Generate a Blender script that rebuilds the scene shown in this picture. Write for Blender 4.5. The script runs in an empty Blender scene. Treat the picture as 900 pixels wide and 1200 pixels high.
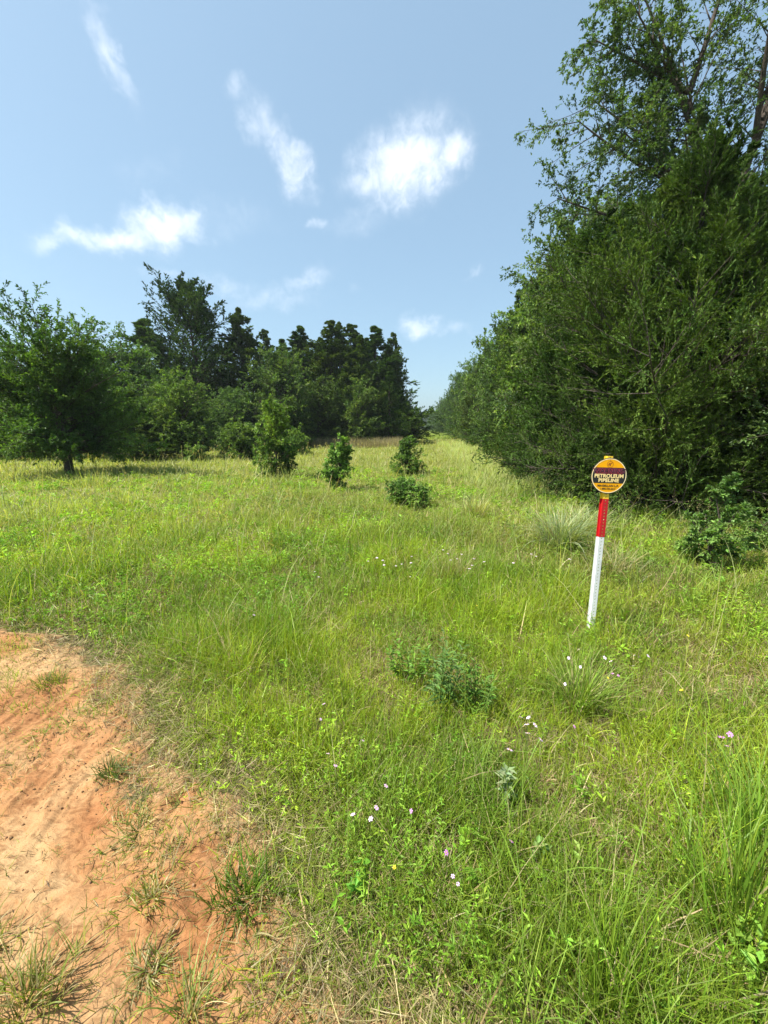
import bpy, math, numpy as np
from mathutils import Vector, Matrix
R = np.random.default_rng(7)
sc = bpy.context.scene
col = sc.collection
PI = math.pi
RIV = 82
rad = math.radians

# ------------------------------------------------------------------ helpers
def tag(o, label=None, cat=None, group=None, kind=None):
    if label: o['label'] = label
    if cat: o['category'] = cat
    if group: o['group'] = group
    if kind: o['kind'] = kind
    return o

def link(name, me, parent=None, loc=None, rz=0.0):
    o = bpy.data.objects.new(name, me); col.objects.link(o)
    if parent is not None: o.parent = parent
    if loc is not None: o.location = loc
    o.rotation_euler = (0, 0, rz)
    return o

def empty(name, loc=(0, 0, 0), rz=0.0):
    o = link(name, None, None, loc, rz); o.empty_display_size = .2
    return o

def mesh(name, V, F, mats, fc=None, mi=None, smooth=False):
    """V (n,3), F (m,k) one polygon size, fc per-face colour, mi per-face material index"""
    V = np.ascontiguousarray(V, np.float32).reshape(-1, 3); F = np.ascontiguousarray(F, np.int32)
    m, k = F.shape
    me = bpy.data.meshes.new(name)
    me.vertices.add(len(V)); me.vertices.foreach_set('co', V.ravel())
    me.loops.add(m * k); me.loops.foreach_set('vertex_index', F.ravel())
    me.polygons.add(m)
    me.polygons.foreach_set('loop_start', np.arange(0, m * k, k, dtype=np.int32))
    me.polygons.foreach_set('use_smooth', np.full(m, smooth))
    if mi is not None: me.polygons.foreach_set('material_index', np.asarray(mi, np.int32))
    me.update(calc_edges=True)
    if fc is not None:
        a = me.attributes.new('tint', 'FLOAT_VECTOR', 'FACE')
        a.data.foreach_set('vector', np.ascontiguousarray(fc, np.float32).ravel())
    for q in (mats if isinstance(mats, (list, tuple)) else [mats]): me.materials.append(q)
    return me

def hsh(i, j, s):
    n = (i.astype(np.int64) * 374761393 + j.astype(np.int64) * 668265263 + s * 974711) & 0x7fffffff
    n = ((n ^ (n >> 13)) * 1274126177) & 0x7fffffff
    return ((n ^ (n >> 16)) & 0xffff) / 65535.0
def vnoise(x, y, s=0):
    xi = np.floor(x); yi = np.floor(y); fx = x - xi; fy = y - yi
    fx = fx * fx * (3 - 2 * fx); fy = fy * fy * (3 - 2 * fy)
    a = hsh(xi, yi, s); b = hsh(xi + 1, yi, s); c = hsh(xi, yi + 1, s); d = hsh(xi + 1, yi + 1, s)
    return (a + (b - a) * fx) * (1 - fy) + (c + (d - c) * fx) * fy
def fbm(x, y, s=0, o=4):
    v = 0; a = .5; t = 0
    for k in range(o):
        v = v + a * vnoise(x * 2 ** k, y * 2 ** k, s + k * 17); t += a; a *= .5
    return v / t
def sstep(a, b, x):
    t = np.clip((x - a) / (b - a), 0, 1); return t * t * (3 - 2 * t)
def unit(v): return v / np.maximum(np.linalg.norm(v, axis=-1, keepdims=True), 1e-9)
def rnd(n, a=0., b=1.): return R.uniform(a, b, n)

# edge of the bare soil: x of the border as a function of y (soil lies to the left of it)
_by = np.array([0.2, .72, .83, .97, 1.17, 1.36, 1.56, 1.83, 2.12, 2.38, 2.52, 2.65, 2.8, 3.2, 3.6])
_bx = np.array([-.15, -.22, -.34, -.52, -.80, -1.08, -1.46, -1.86, -2.2, -2.66, -3.1, -4.2, -6., -9., -300.])
def soil(x, y):
    """signed: > 0 inside bare soil (metres, roughly)"""
    w = .24 * (fbm(x * 3.1, y * 3.1, 5) - .5) * 2 + .15 * (fbm(x * 13, y * 13, 9) - .5) * 2
    return (np.interp(y, _by, _bx) - x) * .75 + w
def gz(x, y):
    x = np.asarray(x, float); y = np.asarray(y, float)
    r = np.hypot(x, y)
    h = .16 * (fbm(x * .11, y * .11, 1, 3) - .5) * sstep(3, 14, r) + .05 * (fbm(x * .7 + 3, y * .7, 2, 3) - .5)
    h = h - .03 * sstep(-.1, .4, soil(x, y))
    return h
def gzf(x, y): return float(gz(np.array([x]), np.array([y]))[0])

# ------------------------------------------------------------------ materials
def mat(name):
    m = bpy.data.materials.new(name); m.use_nodes = True
    nt = m.node_tree; nt.nodes.clear()
    return m, nt, nt.nodes, nt.links
def leafy(name, trans=.35, rough=.5, spec=.35, tmul=(1.25, 1.35, .6), dark=1.0):
    m, nt, N, L = mat(name)
    out = N.new('ShaderNodeOutputMaterial'); at = N.new('ShaderNodeAttribute'); at.attribute_name = 'tint'
    p = N.new('ShaderNodeBsdfPrincipled'); t = N.new('ShaderNodeBsdfTranslucent'); mx = N.new('ShaderNodeMixShader')
    mul = N.new('ShaderNodeVectorMath'); mul.operation = 'MULTIPLY'; mul.inputs[1].default_value = tmul
    oi = N.new('ShaderNodeObjectInfo'); mr = N.new('ShaderNodeMapRange'); mr.inputs[3].default_value = .85 * dark; mr.inputs[4].default_value = 1.15 * dark
    L.new(oi.outputs['Random'], mr.inputs[0])
    sc_ = N.new('ShaderNodeVectorMath'); sc_.operation = 'SCALE'
    L.new(at.outputs['Vector'], sc_.inputs[0]); L.new(mr.outputs[0], sc_.inputs['Scale'])
    p.inputs['Roughness'].default_value = rough; p.inputs['Specular IOR Level'].default_value = spec
    L.new(sc_.outputs[0], p.inputs['Base Color']); L.new(sc_.outputs[0], mul.inputs[0]); L.new(mul.outputs[0], t.inputs[0])
    mx.inputs[0].default_value = trans
    L.new(p.outputs[0], mx.inputs[1]); L.new(t.outputs[0], mx.inputs[2]); L.new(mx.outputs[0], out.inputs[0])
    return m
def plain(name, rgb, rough=.5, spec=.5, bump=0, scale=40, var=0.0, metal=0.0, detail=6):
    m, nt, N, L = mat(name)
    out = N.new('ShaderNodeOutputMaterial'); p = N.new('ShaderNodeBsdfPrincipled')
    p.inputs['Roughness'].default_value = rough; p.inputs['Specular IOR Level'].default_value = spec; p.inputs['Metallic'].default_value = metal
    tc = N.new('ShaderNodeTexCoord'); no = N.new('ShaderNodeTexNoise'); no.inputs['Scale'].default_value = scale; no.inputs['Detail'].default_value = detail
    L.new(tc.outputs['Object'], no.inputs['Vector'])
    r = N.new('ShaderNodeValToRGB'); r.color_ramp.elements[0].position = .3; r.color_ramp.elements[1].position = .7
    r.color_ramp.elements[0].color = (*[c * (1 - var) for c in rgb], 1); r.color_ramp.elements[1].color = (*[min(1, c * (1 + var)) for c in rgb], 1)
    L.new(no.outputs['Fac'], r.inputs[0]); L.new(r.outputs[0], p.inputs['Base Color'])
    if bump:
        b = N.new('ShaderNodeBump'); b.inputs['Strength'].default_value = bump; b.inputs['Distance'].default_value = .01
        L.new(no.outputs['Fac'], b.inputs['Height']); L.new(b.outputs[0], p.inputs['Normal'])
    L.new(p.outputs[0], out.inputs[0])
    return m

M_grass = leafy('grass_blades', .45, .45, .3, (1.25, 1.3, .4))
M_cedar = leafy('cedar_foliage', .18, .7, .08, (1.2, 1.3, .5))
M_leaf = leafy('broad_leaves', .32, .5, .22, (1.3, 1.5, .4))
M_bark = plain('bark', (.075, .06, .048), .9, .2, .8, 30, .45)
M_barkg = plain('grey_bark', (.075, .06, .05), .9, .2, .8, 30, .4)
M_stem = plain('green_stem', (.12, .17, .04), .6, .3, 0, 30, .2)

def soil_mat(name, dirt):
    m, nt, N, L = mat(name)
    out = N.new('ShaderNodeOutputMaterial'); p = N.new('ShaderNodeBsdfPrincipled')
    p.inputs['Roughness'].default_value = .95; p.inputs['Specular IOR Level'].default_value = .15
    geo = N.new('ShaderNodeNewGeometry')
    def noise(s, d=8, ro=.6, dist=0., vec=None):
        n = N.new('ShaderNodeTexNoise'); n.inputs['Scale'].default_value = s; n.inputs['Detail'].default_value = d
        n.inputs['Roughness'].default_value = ro; n.inputs['Distortion'].default_value = dist
        L.new(vec or geo.outputs['Position'], n.inputs['Vector']); return n
    def ramp(src, stops):
        r = N.new('ShaderNodeValToRGB'); e = r.color_ramp.elements
        e[0].position, e[0].color = stops[0][0], (*stops[0][1], 1); e[1].position, e[1].color = stops[-1][0], (*stops[-1][1], 1)
        for pos, c in stops[1:-1]:
            q = e.new(pos); q.color = (*c, 1)
        L.new(src, r.inputs[0]); return r
    def mix(f, a, b, mode='MIX'):
        x = N.new('ShaderNodeMix'); x.data_type = 'RGBA'; x.blend_type = mode
        if isinstance(f, float): x.inputs[0].default_value = f
        else: L.new(f, x.inputs[0])
        L.new(a, x.inputs[6])
        if isinstance(b, tuple): x.inputs[7].default_value = (*b, 1)
        else: L.new(b, x.inputs[7])
        return x.outputs[2]
    if dirt:
        mp = N.new('ShaderNodeMapping'); mp.inputs['Rotation'].default_value = (0, 0, rad(-RIV)); mp.inputs['Scale'].default_value = (1, 2.6, 1)
        L.new(geo.outputs['Position'], mp.inputs['Vector'])
        a = noise(1.6, 6, .6, .6); b = noise(8, 9, .68, 1.6, mp.outputs[0]); c = noise(160, 4, .7); d = noise(26, 6, .7)
        base = ramp(a.outputs['Fac'], [(.34, (.27, .115, .045)), (.48, (.35, .18, .078)), (.64, (.42, .27, .135))])
        st = ramp(b.outputs['Fac'], [(.36, (.50, .42, .36)), (.5, (1, 1, 1)), (.68, (1.0, .90, .82))])
        cc = mix(.8, base.outputs[0], st.outputs[0], 'MULTIPLY')
        g = ramp(c.outputs['Fac'], [(.35, (.72, .7, .68)), (.6, (1, 1, 1))])
        cc = mix(.55, cc, g.outputs[0], 'MULTIPLY')
        # grey brown litter colour towards the grass
        at = N.new('ShaderNodeAttribute'); at.attribute_name = 'tint'
        lit = ramp(d.outputs['Fac'], [(.35, (.13, .08, .04)), (.5, (.26, .17, .085)), (.7, (.36, .24, .13))])
        cc = mix(at.outputs['Fac'], cc, lit.outputs[0])
        L.new(cc, p.inputs['Base Color'])
        h1 = N.new('ShaderNodeBump'); h1.inputs['Strength'].default_value = .8; h1.inputs['Distance'].default_value = .016
        h2 = N.new('ShaderNodeBump'); h2.inputs['Strength'].default_value = .45; h2.inputs['Distance'].default_value = .004
        L.new(b.outputs['Fac'], h1.inputs['Height']); L.new(c.outputs['Fac'], h2.inputs['Height'])
        L.new(h1.outputs[0], h2.inputs['Normal']); L.new(h2.outputs[0], p.inputs['Normal'])
    else:
        a = noise(.5, 6); b = noise(14, 8, .7); c = noise(90, 6, .7)
        s1 = ramp(b.outputs['Fac'], [(.35, (.055, .038, .022)), (.52, (.12, .09, .05)), (.7, (.2, .15, .085))])
        s2 = ramp(a.outputs['Fac'], [(.4, (.14, .18, .03)), (.6, (.20, .22, .055))])
        # only far off does the ground itself read green (short sward between the blades)
        ln = N.new('ShaderNodeVectorMath'); ln.operation = 'LENGTH'; L.new(geo.outputs['Position'], ln.inputs[0])
        mr = N.new('ShaderNodeMapRange'); mr.inputs[1].default_value = 4; mr.inputs[2].default_value = 30; mr.inputs[3].default_value = .15; mr.inputs[4].default_value = .85
        L.new(ln.outputs['Value'], mr.inputs[0])
        L.new(mix(mr.outputs[0], s1.outputs[0], s2.outputs[0]), p.inputs['Base Color'])
        h = N.new('ShaderNodeBump'); h.inputs['Strength'].default_value = .8; h.inputs['Distance'].default_value = .02
        L.new(c.outputs['Fac'], h.inputs['Height']); L.new(h.outputs[0], p.inputs['Normal'])
    L.new(p.outputs[0], out.inputs[0])
    return m
M_ground = soil_mat('ground_soil', False)
M_dirt = soil_mat('bare_sandy_soil', True)

# ------------------------------------------------------------------ ground
def grid(xs, ys, zf, keep=None):
    X, Y = np.meshgrid(xs, ys, indexing='ij'); Z = zf(X, Y)
    V = np.stack([X, Y, Z], -1).reshape(-1, 3); nx, ny = len(xs), len(ys)
    i, j = np.meshgrid(np.arange(nx - 1), np.arange(ny - 1), indexing='ij'); a = (i * ny + j).ravel()
    F = np.stack([a, a + ny, a + ny + 1, a + 1], -1)
    if keep is not None:
        k = keep(X, Y).ravel(); F = F[k[F].any(1)]
        u = np.unique(F); mp = np.full(len(V), -1); mp[u] = np.arange(len(u)); V = V[u]; F = mp[F]
    return V, F
def axis_(f): return np.concatenate([-f[::-1], f[1:]])
def ground_z(X, Y):
    return gz(X, Y) - .05 * sstep(.02, .2, soil(X, Y)) + .010 * (fbm(X * 9, Y * 9, 40) - .5) * (np.hypot(X, Y) < 12)
ax = axis_(np.concatenate([np.arange(0, 5, .04), np.geomspace(5, 1000, 120)]))
ay = np.concatenate([-np.geomspace(1000, 2, 40), np.arange(-1.9, 6, .04), np.geomspace(6, 1000, 130)])
V, F = grid(ax, ay, ground_z)
tag(link('ground', mesh('ground', V, F, M_ground, smooth=True)), kind='structure')

def dirt_z(X, Y):
    s = soil(X, Y)
    a = rad(RIV); u = X * math.cos(a) + Y * math.sin(a); v = -X * math.sin(a) + Y * math.cos(a)
    w = (fbm(X * 2.2, Y * 2.2, 60) - .5) * 1.1
    ang = np.arctan2(Y + .5, X + 3.6)
    riv = np.abs(fbm(u * 2.2 + w * 2, (v + w * .45) * 9, 61, 5) - .5) * 2
    riv2 = np.abs(fbm(u * 7 + w * 3, (v + w * .45) * 26, 62, 3) - .5) * 2
    m = sstep(.35, .65, fbm(X * 1.1 + 8, Y * 1.1, 63, 3))
    z = gz(X, Y) + .012 + .036 * (riv - .3) * (.12 + .88 * m) + .016 * (riv2 - .3) * (.3 + .7 * m) + .024 * (fbm(X * 3.5, Y * 3.5, 64) - .5) + .012 * (fbm(X * 45, Y * 45, 65, 3) - .5)
    # crusty crumbs on the lower right side
    cr = sstep(-.1, .35, X + 1.0) * sstep(1.5, .9, Y)
    z = z + .026 * (fbm(X * 28, Y * 28, 66, 3) - .5) * cr
    z = z - .11 * sstep(-.14, -.42, s)
    return z
V, F = grid(np.arange(-5.2, .35, .0075), np.arange(.25, 3.0, .0075), dirt_z, lambda X, Y: soil(X, Y) > -.42)
cen = V[F].mean(1)
sl = soil(cen[:, 0], cen[:, 1]) + .25 * (fbm(cen[:, 0] * 6, cen[:, 1] * 6, 77) - .5)
sl2 = sstep(.12, -.12, sl) * .75
tag(link('dirt_track', mesh('dirt_track', V, F, M_dirt, np.repeat(sl2[:, None], 3, 1), smooth=True)), kind='structure')

# ------------------------------------------------------------------ grass
def blades(P, h, w, az, lean, curl, K, c0, c1, fz=None):
    """ribbons: P (n,3) foot; h length; w width; az heading of the lean; lean 0..1.4 rad from upright at foot; curl extra bend at tip"""
    n = len(P); t = np.linspace(0, 1, K + 1)
    ang = lean[:, None] + curl[:, None] * t[None, :] ** 1.4
    ds = (h / K)[:, None]
    r = np.concatenate([np.zeros((n, 1)), np.cumsum(np.sin((ang[:, :-1] + ang[:, 1:]) / 2) * ds, 1)], 1)
    z = np.concatenate([np.zeros((n, 1)), np.cumsum(np.cos((ang[:, :-1] + ang[:, 1:]) / 2) * ds, 1)], 1)
    d = np.stack([np.cos(az), np.sin(az)], -1)
    C = np.empty((n, K + 1, 3)); C[..., 0] = P[:, None, 0] + r * d[:, None, 0]; C[..., 1] = P[:, None, 1] + r * d[:, None, 1]; C[..., 2] = np.maximum(P[:, None, 2] + z, P[:, None, 2] + .004)
    fa = az + (fz if fz is not None else R.normal(PI / 2, .6, n))
    s = np.stack([np.cos(fa), np.sin(fa), R.normal(0, .25, n)], -1)
    ww = (w[:, None] * .5 * (1 - t[None, :] ** 2.2 * .93)); ww[:, 0] *= .7
    A = C - s[:, None, :] * ww[..., None]; B = C + s[:, None, :] * ww[..., None]
    Vv = np.stack([A, B], 2).reshape(-1, 3)
    base = (np.arange(n) * (K + 1) * 2)[:, None] + (np.arange(K) * 2)[None, :]
    Fq = np.stack([base, base + 1, base + 3, base + 2], -1).reshape(-1, 4)
    tm = ((t[:-1] + t[1:]) / 2)[None, :, None]
    fc = (c0[:, None, :] * (1 - tm) + c1[:, None, :] * tm).reshape(-1, 3)
    return Vv, Fq, fc
def leaves(C, D, Nn, ln, wd, c, fold=.25):
    """rhombic leaf quads: C foot, D unit axis, Nn rough normal"""
    S = unit(np.cross(D, Nn)); U = np.cross(S, D)
    a = C; m = C + D * (ln * .45)[:, None]; tip = C + D * ln[:, None] - U * (ln * .12)[:, None]
    l = m + S * (wd * .5)[:, None] + U * (wd * fold)[:, None]; r = m - S * (wd * .5)[:, None] + U * (wd * fold)[:, None]
    Vv = np.stack([a, r, tip, l], 1).reshape(-1, 3)
    Fq = np.arange(len(C) * 4).reshape(-1, 4)
    return Vv, Fq, c
class Bag:
    def __init__(s): s.V = []; s.F = []; s.C = []; s.n = 0
    def add(s, vfc):
        v, f, c = vfc; s.V.append(v.astype(np.float32)); s.F.append((f + s.n).astype(np.int32)); s.C.append(c.astype(np.float32)); s.n += len(v)
    def mesh(s, name, m): return mesh(name, np.concatenate(s.V), np.concatenate(s.F), m, np.concatenate(s.C))

GREEN = np.array([.19, .29, .028]); BRIGHT = np.array([.27, .37, .028]); DEEP = np.array([.12, .215, .024])
OLIVE = np.array([.20, .24, .045]); TAN = np.array([.48, .41, .21]); PALE = np.array([.38, .43, .16]); BROWN = np.array([.13, .09, .05])
YAW0 = PI / 2 + rad(5.2)
def field(n, r0, r1, p, half=rad(56)):
    """points in the view wedge, density ~ r**(-p)"""
    u = rnd(n); q = 2 - p
    r = (r0 ** q + u * (r1 ** q - r0 ** q)) ** (1 / q) if abs(q) > 1e-6 else r0 * (r1 / r0) ** u
    th = YAW0 + rnd(n, -half, half)
    return r * np.cos(th), r * np.sin(th), r
def patchcol(x, y, n):
    """natural colour patches of the sward"""
    a = fbm(x * .9, y * .9, 101, 3)[:, None]; b = fbm(x * .35 + 9, y * .35, 102, 3)[:, None]; d = fbm(x * 2.8, y * 2.8, 103, 3)[:, None]
    c = GREEN * (1 - sstep(.36, .56, a)) + BRIGHT * sstep(.36, .56, a)
    k = sstep(.5, .68, b) * .7; c = c * (1 - k) + OLIVE * k
    k = sstep(.56, .7, d) * .6; c = c * (1 - k) + DEEP * k
    return c * R.lognormal(0, .22, (n, 1)) * R.uniform(.88, 1.12, (n, 3))
def clearz(x, y):
    """0 where nothing grows (bare soil) .. 1 full sward"""
    s = soil(x, y); return np.maximum(sstep(.17, -.2, s), .45 * sstep(.55, .1, s) * sstep(.52, .6, fbm(x * 4, y * 4, 180, 3)))
g = Bag()
def sward(n, r0, r1, p, K, hmul=1., wmul=1.):
    x, y, r = field(n, r0, r1, p)
    cx = fbm(x * 5, y * 5, 110, 3)                        # clumping
    ok = (rnd(n) < clearz(x, y) * (.35 + 1.3 * sstep(.3, .65, cx))); x, y, r = x[ok], y[ok], r[ok]; n = len(x)
    s = soil(x, y); near = sstep(-.7, -.1, s)           # trampled band beside the soil
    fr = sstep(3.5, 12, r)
    hb = (.05 + .12 * fbm(x * 1.6, y * 1.6, 111, 3) + .10 * sstep(.5, .75, fbm(x * .8, y * .8, 112, 3)))
    hb = hb * (1 - .55 * near) * (1 + .25 * fr) * hmul * .88
    h = hb * R.lognormal(0, .42, n)
    w = (.0029 * R.lognormal(0, .35, n)) * np.maximum(1, r / 2.2) ** .85 * wmul
    c = patchcol(x, y, n)
    tanp = .12 + .10 * near + .34 * sstep(.5, .75, fbm(x * 1.3, y * 1.3, 113, 3)) + .18 * fr
    dry = rnd(n) < tanp; c[dry] = TAN * .85 * R.lognormal(0, .25, (dry.sum(), 1)) * R.uniform(.9, 1.1, (dry.sum(), 3))
    mid = (rnd(n) < .6 * near) & ~dry; c[mid] = OLIVE * R.lognormal(0, .25, (mid.sum(), 1))
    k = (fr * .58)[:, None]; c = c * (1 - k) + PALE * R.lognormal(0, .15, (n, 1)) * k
    lean = np.abs(R.normal(.3, .4, n)) + near * .6 + dry * .45
    curl = R.normal(.6, .7, n)
    P = np.stack([x, y, gz(x, y) - .004], -1)
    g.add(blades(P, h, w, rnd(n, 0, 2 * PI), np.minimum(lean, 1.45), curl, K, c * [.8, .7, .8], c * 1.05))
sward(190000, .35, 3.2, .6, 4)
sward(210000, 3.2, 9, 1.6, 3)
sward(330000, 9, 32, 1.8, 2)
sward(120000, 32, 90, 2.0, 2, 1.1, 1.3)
# far corridor between the wood edges
n = 60000; y = np.exp(rnd(n, math.log(60), math.log(420))); x = rnd(n, -4.5, 6); P = np.stack([x, y, gz(x, y)], -1)
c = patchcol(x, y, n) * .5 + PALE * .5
g.add(blades(P, .45 * R.lognormal(0, .3, n), .0011 * y, rnd(n, 0, 6.3), np.abs(R.normal(.2, .3, n)), np.abs(R.normal(.5, .4, n)), 2, c * .8, c))
# flat dead thatch lying between the living blades
n = 150000; x, y, r = field(n, .35, 5, .8)
ok = rnd(n) < sstep(.12, -.05, soil(x, y)) * (.2 + .8 * sstep(.42, .62, fbm(x * 2, y * 2, 120, 3)) + .1 * sstep(-.8, 0, soil(x, y))); x, y, r = x[ok], y[ok], r[ok]; n = len(x)
P = np.stack([x, y, gz(x, y) + rnd(n, .002, .03)], -1)
c = np.where(rnd((n, 1)) < .5, TAN * .72, BROWN * 1.5) * R.lognormal(0, .35, (n, 1))
g.add(blades(P, rnd(n, .03, .13), .0022 * np.maximum(1, r / 2) * R.lognormal(0, .3, n), rnd(n, 0, 6.3), rnd(n, 1.1, 1.5), R.normal(.1, .2, n), 3, c, c))
# tall arching stems and seed heads standing over the sward
def tall(n, r0, r1, sel, h0, h1, colr, w0=.0032, p=1.2, heads=False):
    x, y, r = field(n, r0, r1, p)
    ok = (rnd(n) < sel(x, y)) & (soil(x, y) < -.25); x, y, r = x[ok], y[ok], r[ok]; n = len(x)
    P = np.stack([x, y, gz(x, y)], -1); h = rnd(n, h0, h1)
    c = colr * R.lognormal(0, .2, (n, 1)) * R.uniform(.9, 1.1, (n, 3))
    az = rnd(n, 0, 6.3); lean = np.abs(R.normal(.12, .15, n)); curl = np.abs(R.normal(.75, .4, n))
    g.add(blades(P, h, w0 * np.maximum(1, r / 2.4) ** .8 * R.lognormal(0, .2, n), az, lean, curl, 6, c * .85, c * 1.1))
    if heads and n:
        m = 9; ang = lean + curl * .45; rr = h * np.sin(ang) * .93; zz = h * np.cos(ang) * .95
        T = P + np.stack([rr * np.cos(az), rr * np.sin(az), zz], -1)
        T = np.repeat(T, m, 0) + R.normal(0, 1, (n * m, 3)) * [.012, .012, .035]
        D = unit(R.normal(0, 1, (n * m, 3)) * [.5, .5, .4] + [0, 0, 1]); sz = np.repeat(np.maximum(1, r / 6), m)
        g.add(leaves(T, D, unit(R.normal(0, 1, (n * m, 3))), .016 * sz, .004 * sz, TAN * 1.05 * R.lognormal(0, .2, (n * m, 1)) * np.ones((1, 3))))
tall(7000, .7, 8, lambda x, y: .12 + .7 * sstep(.52, .68, fbm(x * 1.1, y * 1.1, 130, 3)) * (x > .2), .25, .48, np.array([.20, .29, .05]))
tall(3200, 3, 30, lambda x, y: .2 + .8 * sstep(.5, .65, fbm(x * .5, y * .5, 131, 3)), .45, .75, np.array([.36, .36, .17]), .0028, 1.5, True)
tall(1500, 9, 40, lambda x, y: .3 + .7 * sstep(.5, .65, fbm(x * .4, y * .4, 132, 3)), .5, .9, TAN, .003, 1.5, True)
# pale tall growth along the foot of the right hand wood and before the left wood
n = 14000; y = rnd(n, 5.5, 40) ** 1.0; x = rnd(n, 1.3, 4.2) ** 1.0 + y * .01
ok = rnd(n) < sstep(.4, .62, fbm(x * 1.2, y * .5, 140, 3)); x, y = x[ok], y[ok]; n = len(x); P = np.stack([x, y, gz(x, y)], -1)
c = (PALE * 1.15) * R.lognormal(0, .2, (n, 1)); g.add(blades(P, rnd(n, .35, .7), .0022 * np.maximum(1, y / 2.6) ** .8, rnd(n, 0, 6.3), np.abs(R.normal(.2, .15, n)), np.abs(R.normal(.8, .4, n)), 5, c * .8, c))
n = 9000; x = rnd(n, -14, -1.5); y = rnd(n, 32.5, 35.5); P = np.stack([x, y, gz(x, y)], -1)
c = np.array([.36, .31, .2]) * R.lognormal(0, .25, (n, 1)); g.add(blades(P, rnd(n, .5, 1.05), np.full(n, .016), rnd(n, 0, 6.3), np.abs(R.normal(.08, .1, n)), np.abs(R.normal(.2, .2, n)), 3, c * .8, c))
tag(link('grass', g.mesh('grass', M_grass)), 'green and straw coloured meadow grass covering the open ground', 'grass', kind='stuff')

# low broad leaved growth among the blades
w = Bag()
def forbs(n, r0, r1, p, size, m):
    x, y, r = field(n, r0, r1, p)
    ok = rnd(n) < clearz(x, y) * (.22 + .78 * sstep(.42, .65, fbm(x * 1.5 + 4, y * 1.5, 150, 3))) * sstep(-.1, -.6, soil(x, y)); x, y, r = x[ok], y[ok], r[ok]; n = len(x)
    H = .07 + .18 * fbm(x * 1.6, y * 1.6, 111, 3)
    hh = H * rnd(n, .5, 1.15)
    X = np.repeat(np.stack([x, y, gz(x, y)], -1), m, 0); f = rnd(n * m, .25, 1.); az = rnd(n * m, 0, 6.3)
    lz = np.repeat(R.normal(0, .12, (n, 2)), m, 0)
    X = X + np.stack([lz[:, 0] * f * .5, lz[:, 1] * f * .5, f * np.repeat(hh, m)], -1)
    D = unit(np.stack([np.cos(az), np.sin(az), rnd(n * m, -.1, .9)], -1))
    s = np.repeat(np.maximum(1, r / 2.5) ** .8 * R.lognormal(0, .3, n), m)
    c = np.repeat(patchcol(x, y, n), m, 0) * R.lognormal(0, .15, (n * m, 1)) * [.95, 1.05, 1.1]
    w.add(leaves(X, D, np.array([0, 0, 1.]) + R.normal(0, .3, (n * m, 3)), size * s, size * .32 * s, c))
forbs(8000, .5, 3.5, .7, .017, 7)
forbs(24000, 3.5, 16, 1.7, .021, 6)
tag(link('ground_cover', w.mesh('ground_cover', M_leaf)), 'small leafy weeds mixed through the meadow grass', 'weeds', kind='stuff')

# sprigs, dead stalks and crumbs lying on the bare soil
d = Bag()
n = 15000; x = rnd(n, -4.6, .2); y = rnd(n, .35, 2.7); s = soil(x, y)
ok = (s > -.05) & (rnd(n) < .12 + .88 * sstep(.5, .63, fbm(x * 2.6, y * 2.6, 160, 3)) * 1.0 + .5 * sstep(.45, .0, s)); x, y = x[ok], y[ok]; n = len(x)
P = np.stack([x, y, dirt_z(x, y) - .002], -1)
c = np.where(rnd((n, 1)) < .45, TAN * .9, np.where(rnd((n, 1)) < .5, BROWN * 1.4, OLIVE)) * R.lognormal(0, .3, (n, 1))
d.add(blades(P, rnd(n, .01, .05), rnd(n, .001, .0024), rnd(n, 0, 6.3), rnd(n, .3, 1.45), R.normal(.3, .4, n), 3, c, c))
n = 2600; x = rnd(n, -3.3, -1.6); y = rnd(n, 1.75, 2.65); ok = (soil(x, y) > 0) & (rnd(n) < sstep(.42, .6, fbm(x * 3, y * 3, 161, 3))); x, y = x[ok], y[ok]; n = len(x)
P = np.stack([x, y, dirt_z(x, y) - .002], -1); c = (OLIVE * [1.1, 1.25, .8]) * R.lognormal(0, .2, (n, 1))
d.add(blades(P, rnd(n, .04, .11), np.full(n, .003), rnd(n, 0, 6.3), rnd(n, .1, .7), R.normal(.5, .4, n), 4, c, c))
# little sprouts in loose groups and dark clods
nc = 2200; cx = rnd(nc, -4.4, .1); cy_ = rnd(nc, .4, 2.65); ok = (soil(cx, cy_) > -.05) & (rnd(nc) < .2 + .8 * sstep(.45, .62, fbm(cx * 2.1, cy_ * 2.1, 170, 3))); cx, cy_ = cx[ok], cy_[ok]
k = np.repeat(np.arange(len(cx)), 9); n = len(k); x = cx[k] + R.normal(0, .022, n); y = cy_[k] + R.normal(0, .022, n); P = np.stack([x, y, dirt_z(x, y) - .003], -1)
base_ = np.where(rnd((len(cx), 1)) < .5, OLIVE * .8, np.where(rnd((len(cx), 1)) < .5, TAN * .7, BROWN * 1.2)); c = base_[k] * R.lognormal(0, .25, (n, 1))
d.add(blades(P, rnd(n, .015, .06), rnd(n, .0016, .003), rnd(n, 0, 6.3), rnd(n, .2, 1.4), R.normal(.3, .5, n), 3, c * .8, c))
n = 9000; x = rnd(n, -4.4, .1); y = rnd(n, .35, 2.7); ok = (soil(x, y) > -.1) & (rnd(n) < .1 + .9 * sstep(.5, .66, fbm(x * 3.7, y * 3.7, 171, 3))); x, y = x[ok], y[ok]; n = len(x)
sz = np.minimum(.0022 * R.lognormal(0, .5, n), .006); P = np.stack([x, y, dirt_z(x, y)], -1)
c = np.array([.2, .115, .06]) * R.lognormal(0, .35, (n, 1)) * R.uniform(.9, 1.1, (n, 3))
th = rnd(n, 0, 6.3); hx = np.stack([np.cos(th), np.sin(th), 0 * th], -1); hy = np.stack([-np.sin(th), np.cos(th), 0 * th], -1); up_ = np.array([0, 0, 1.])
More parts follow.
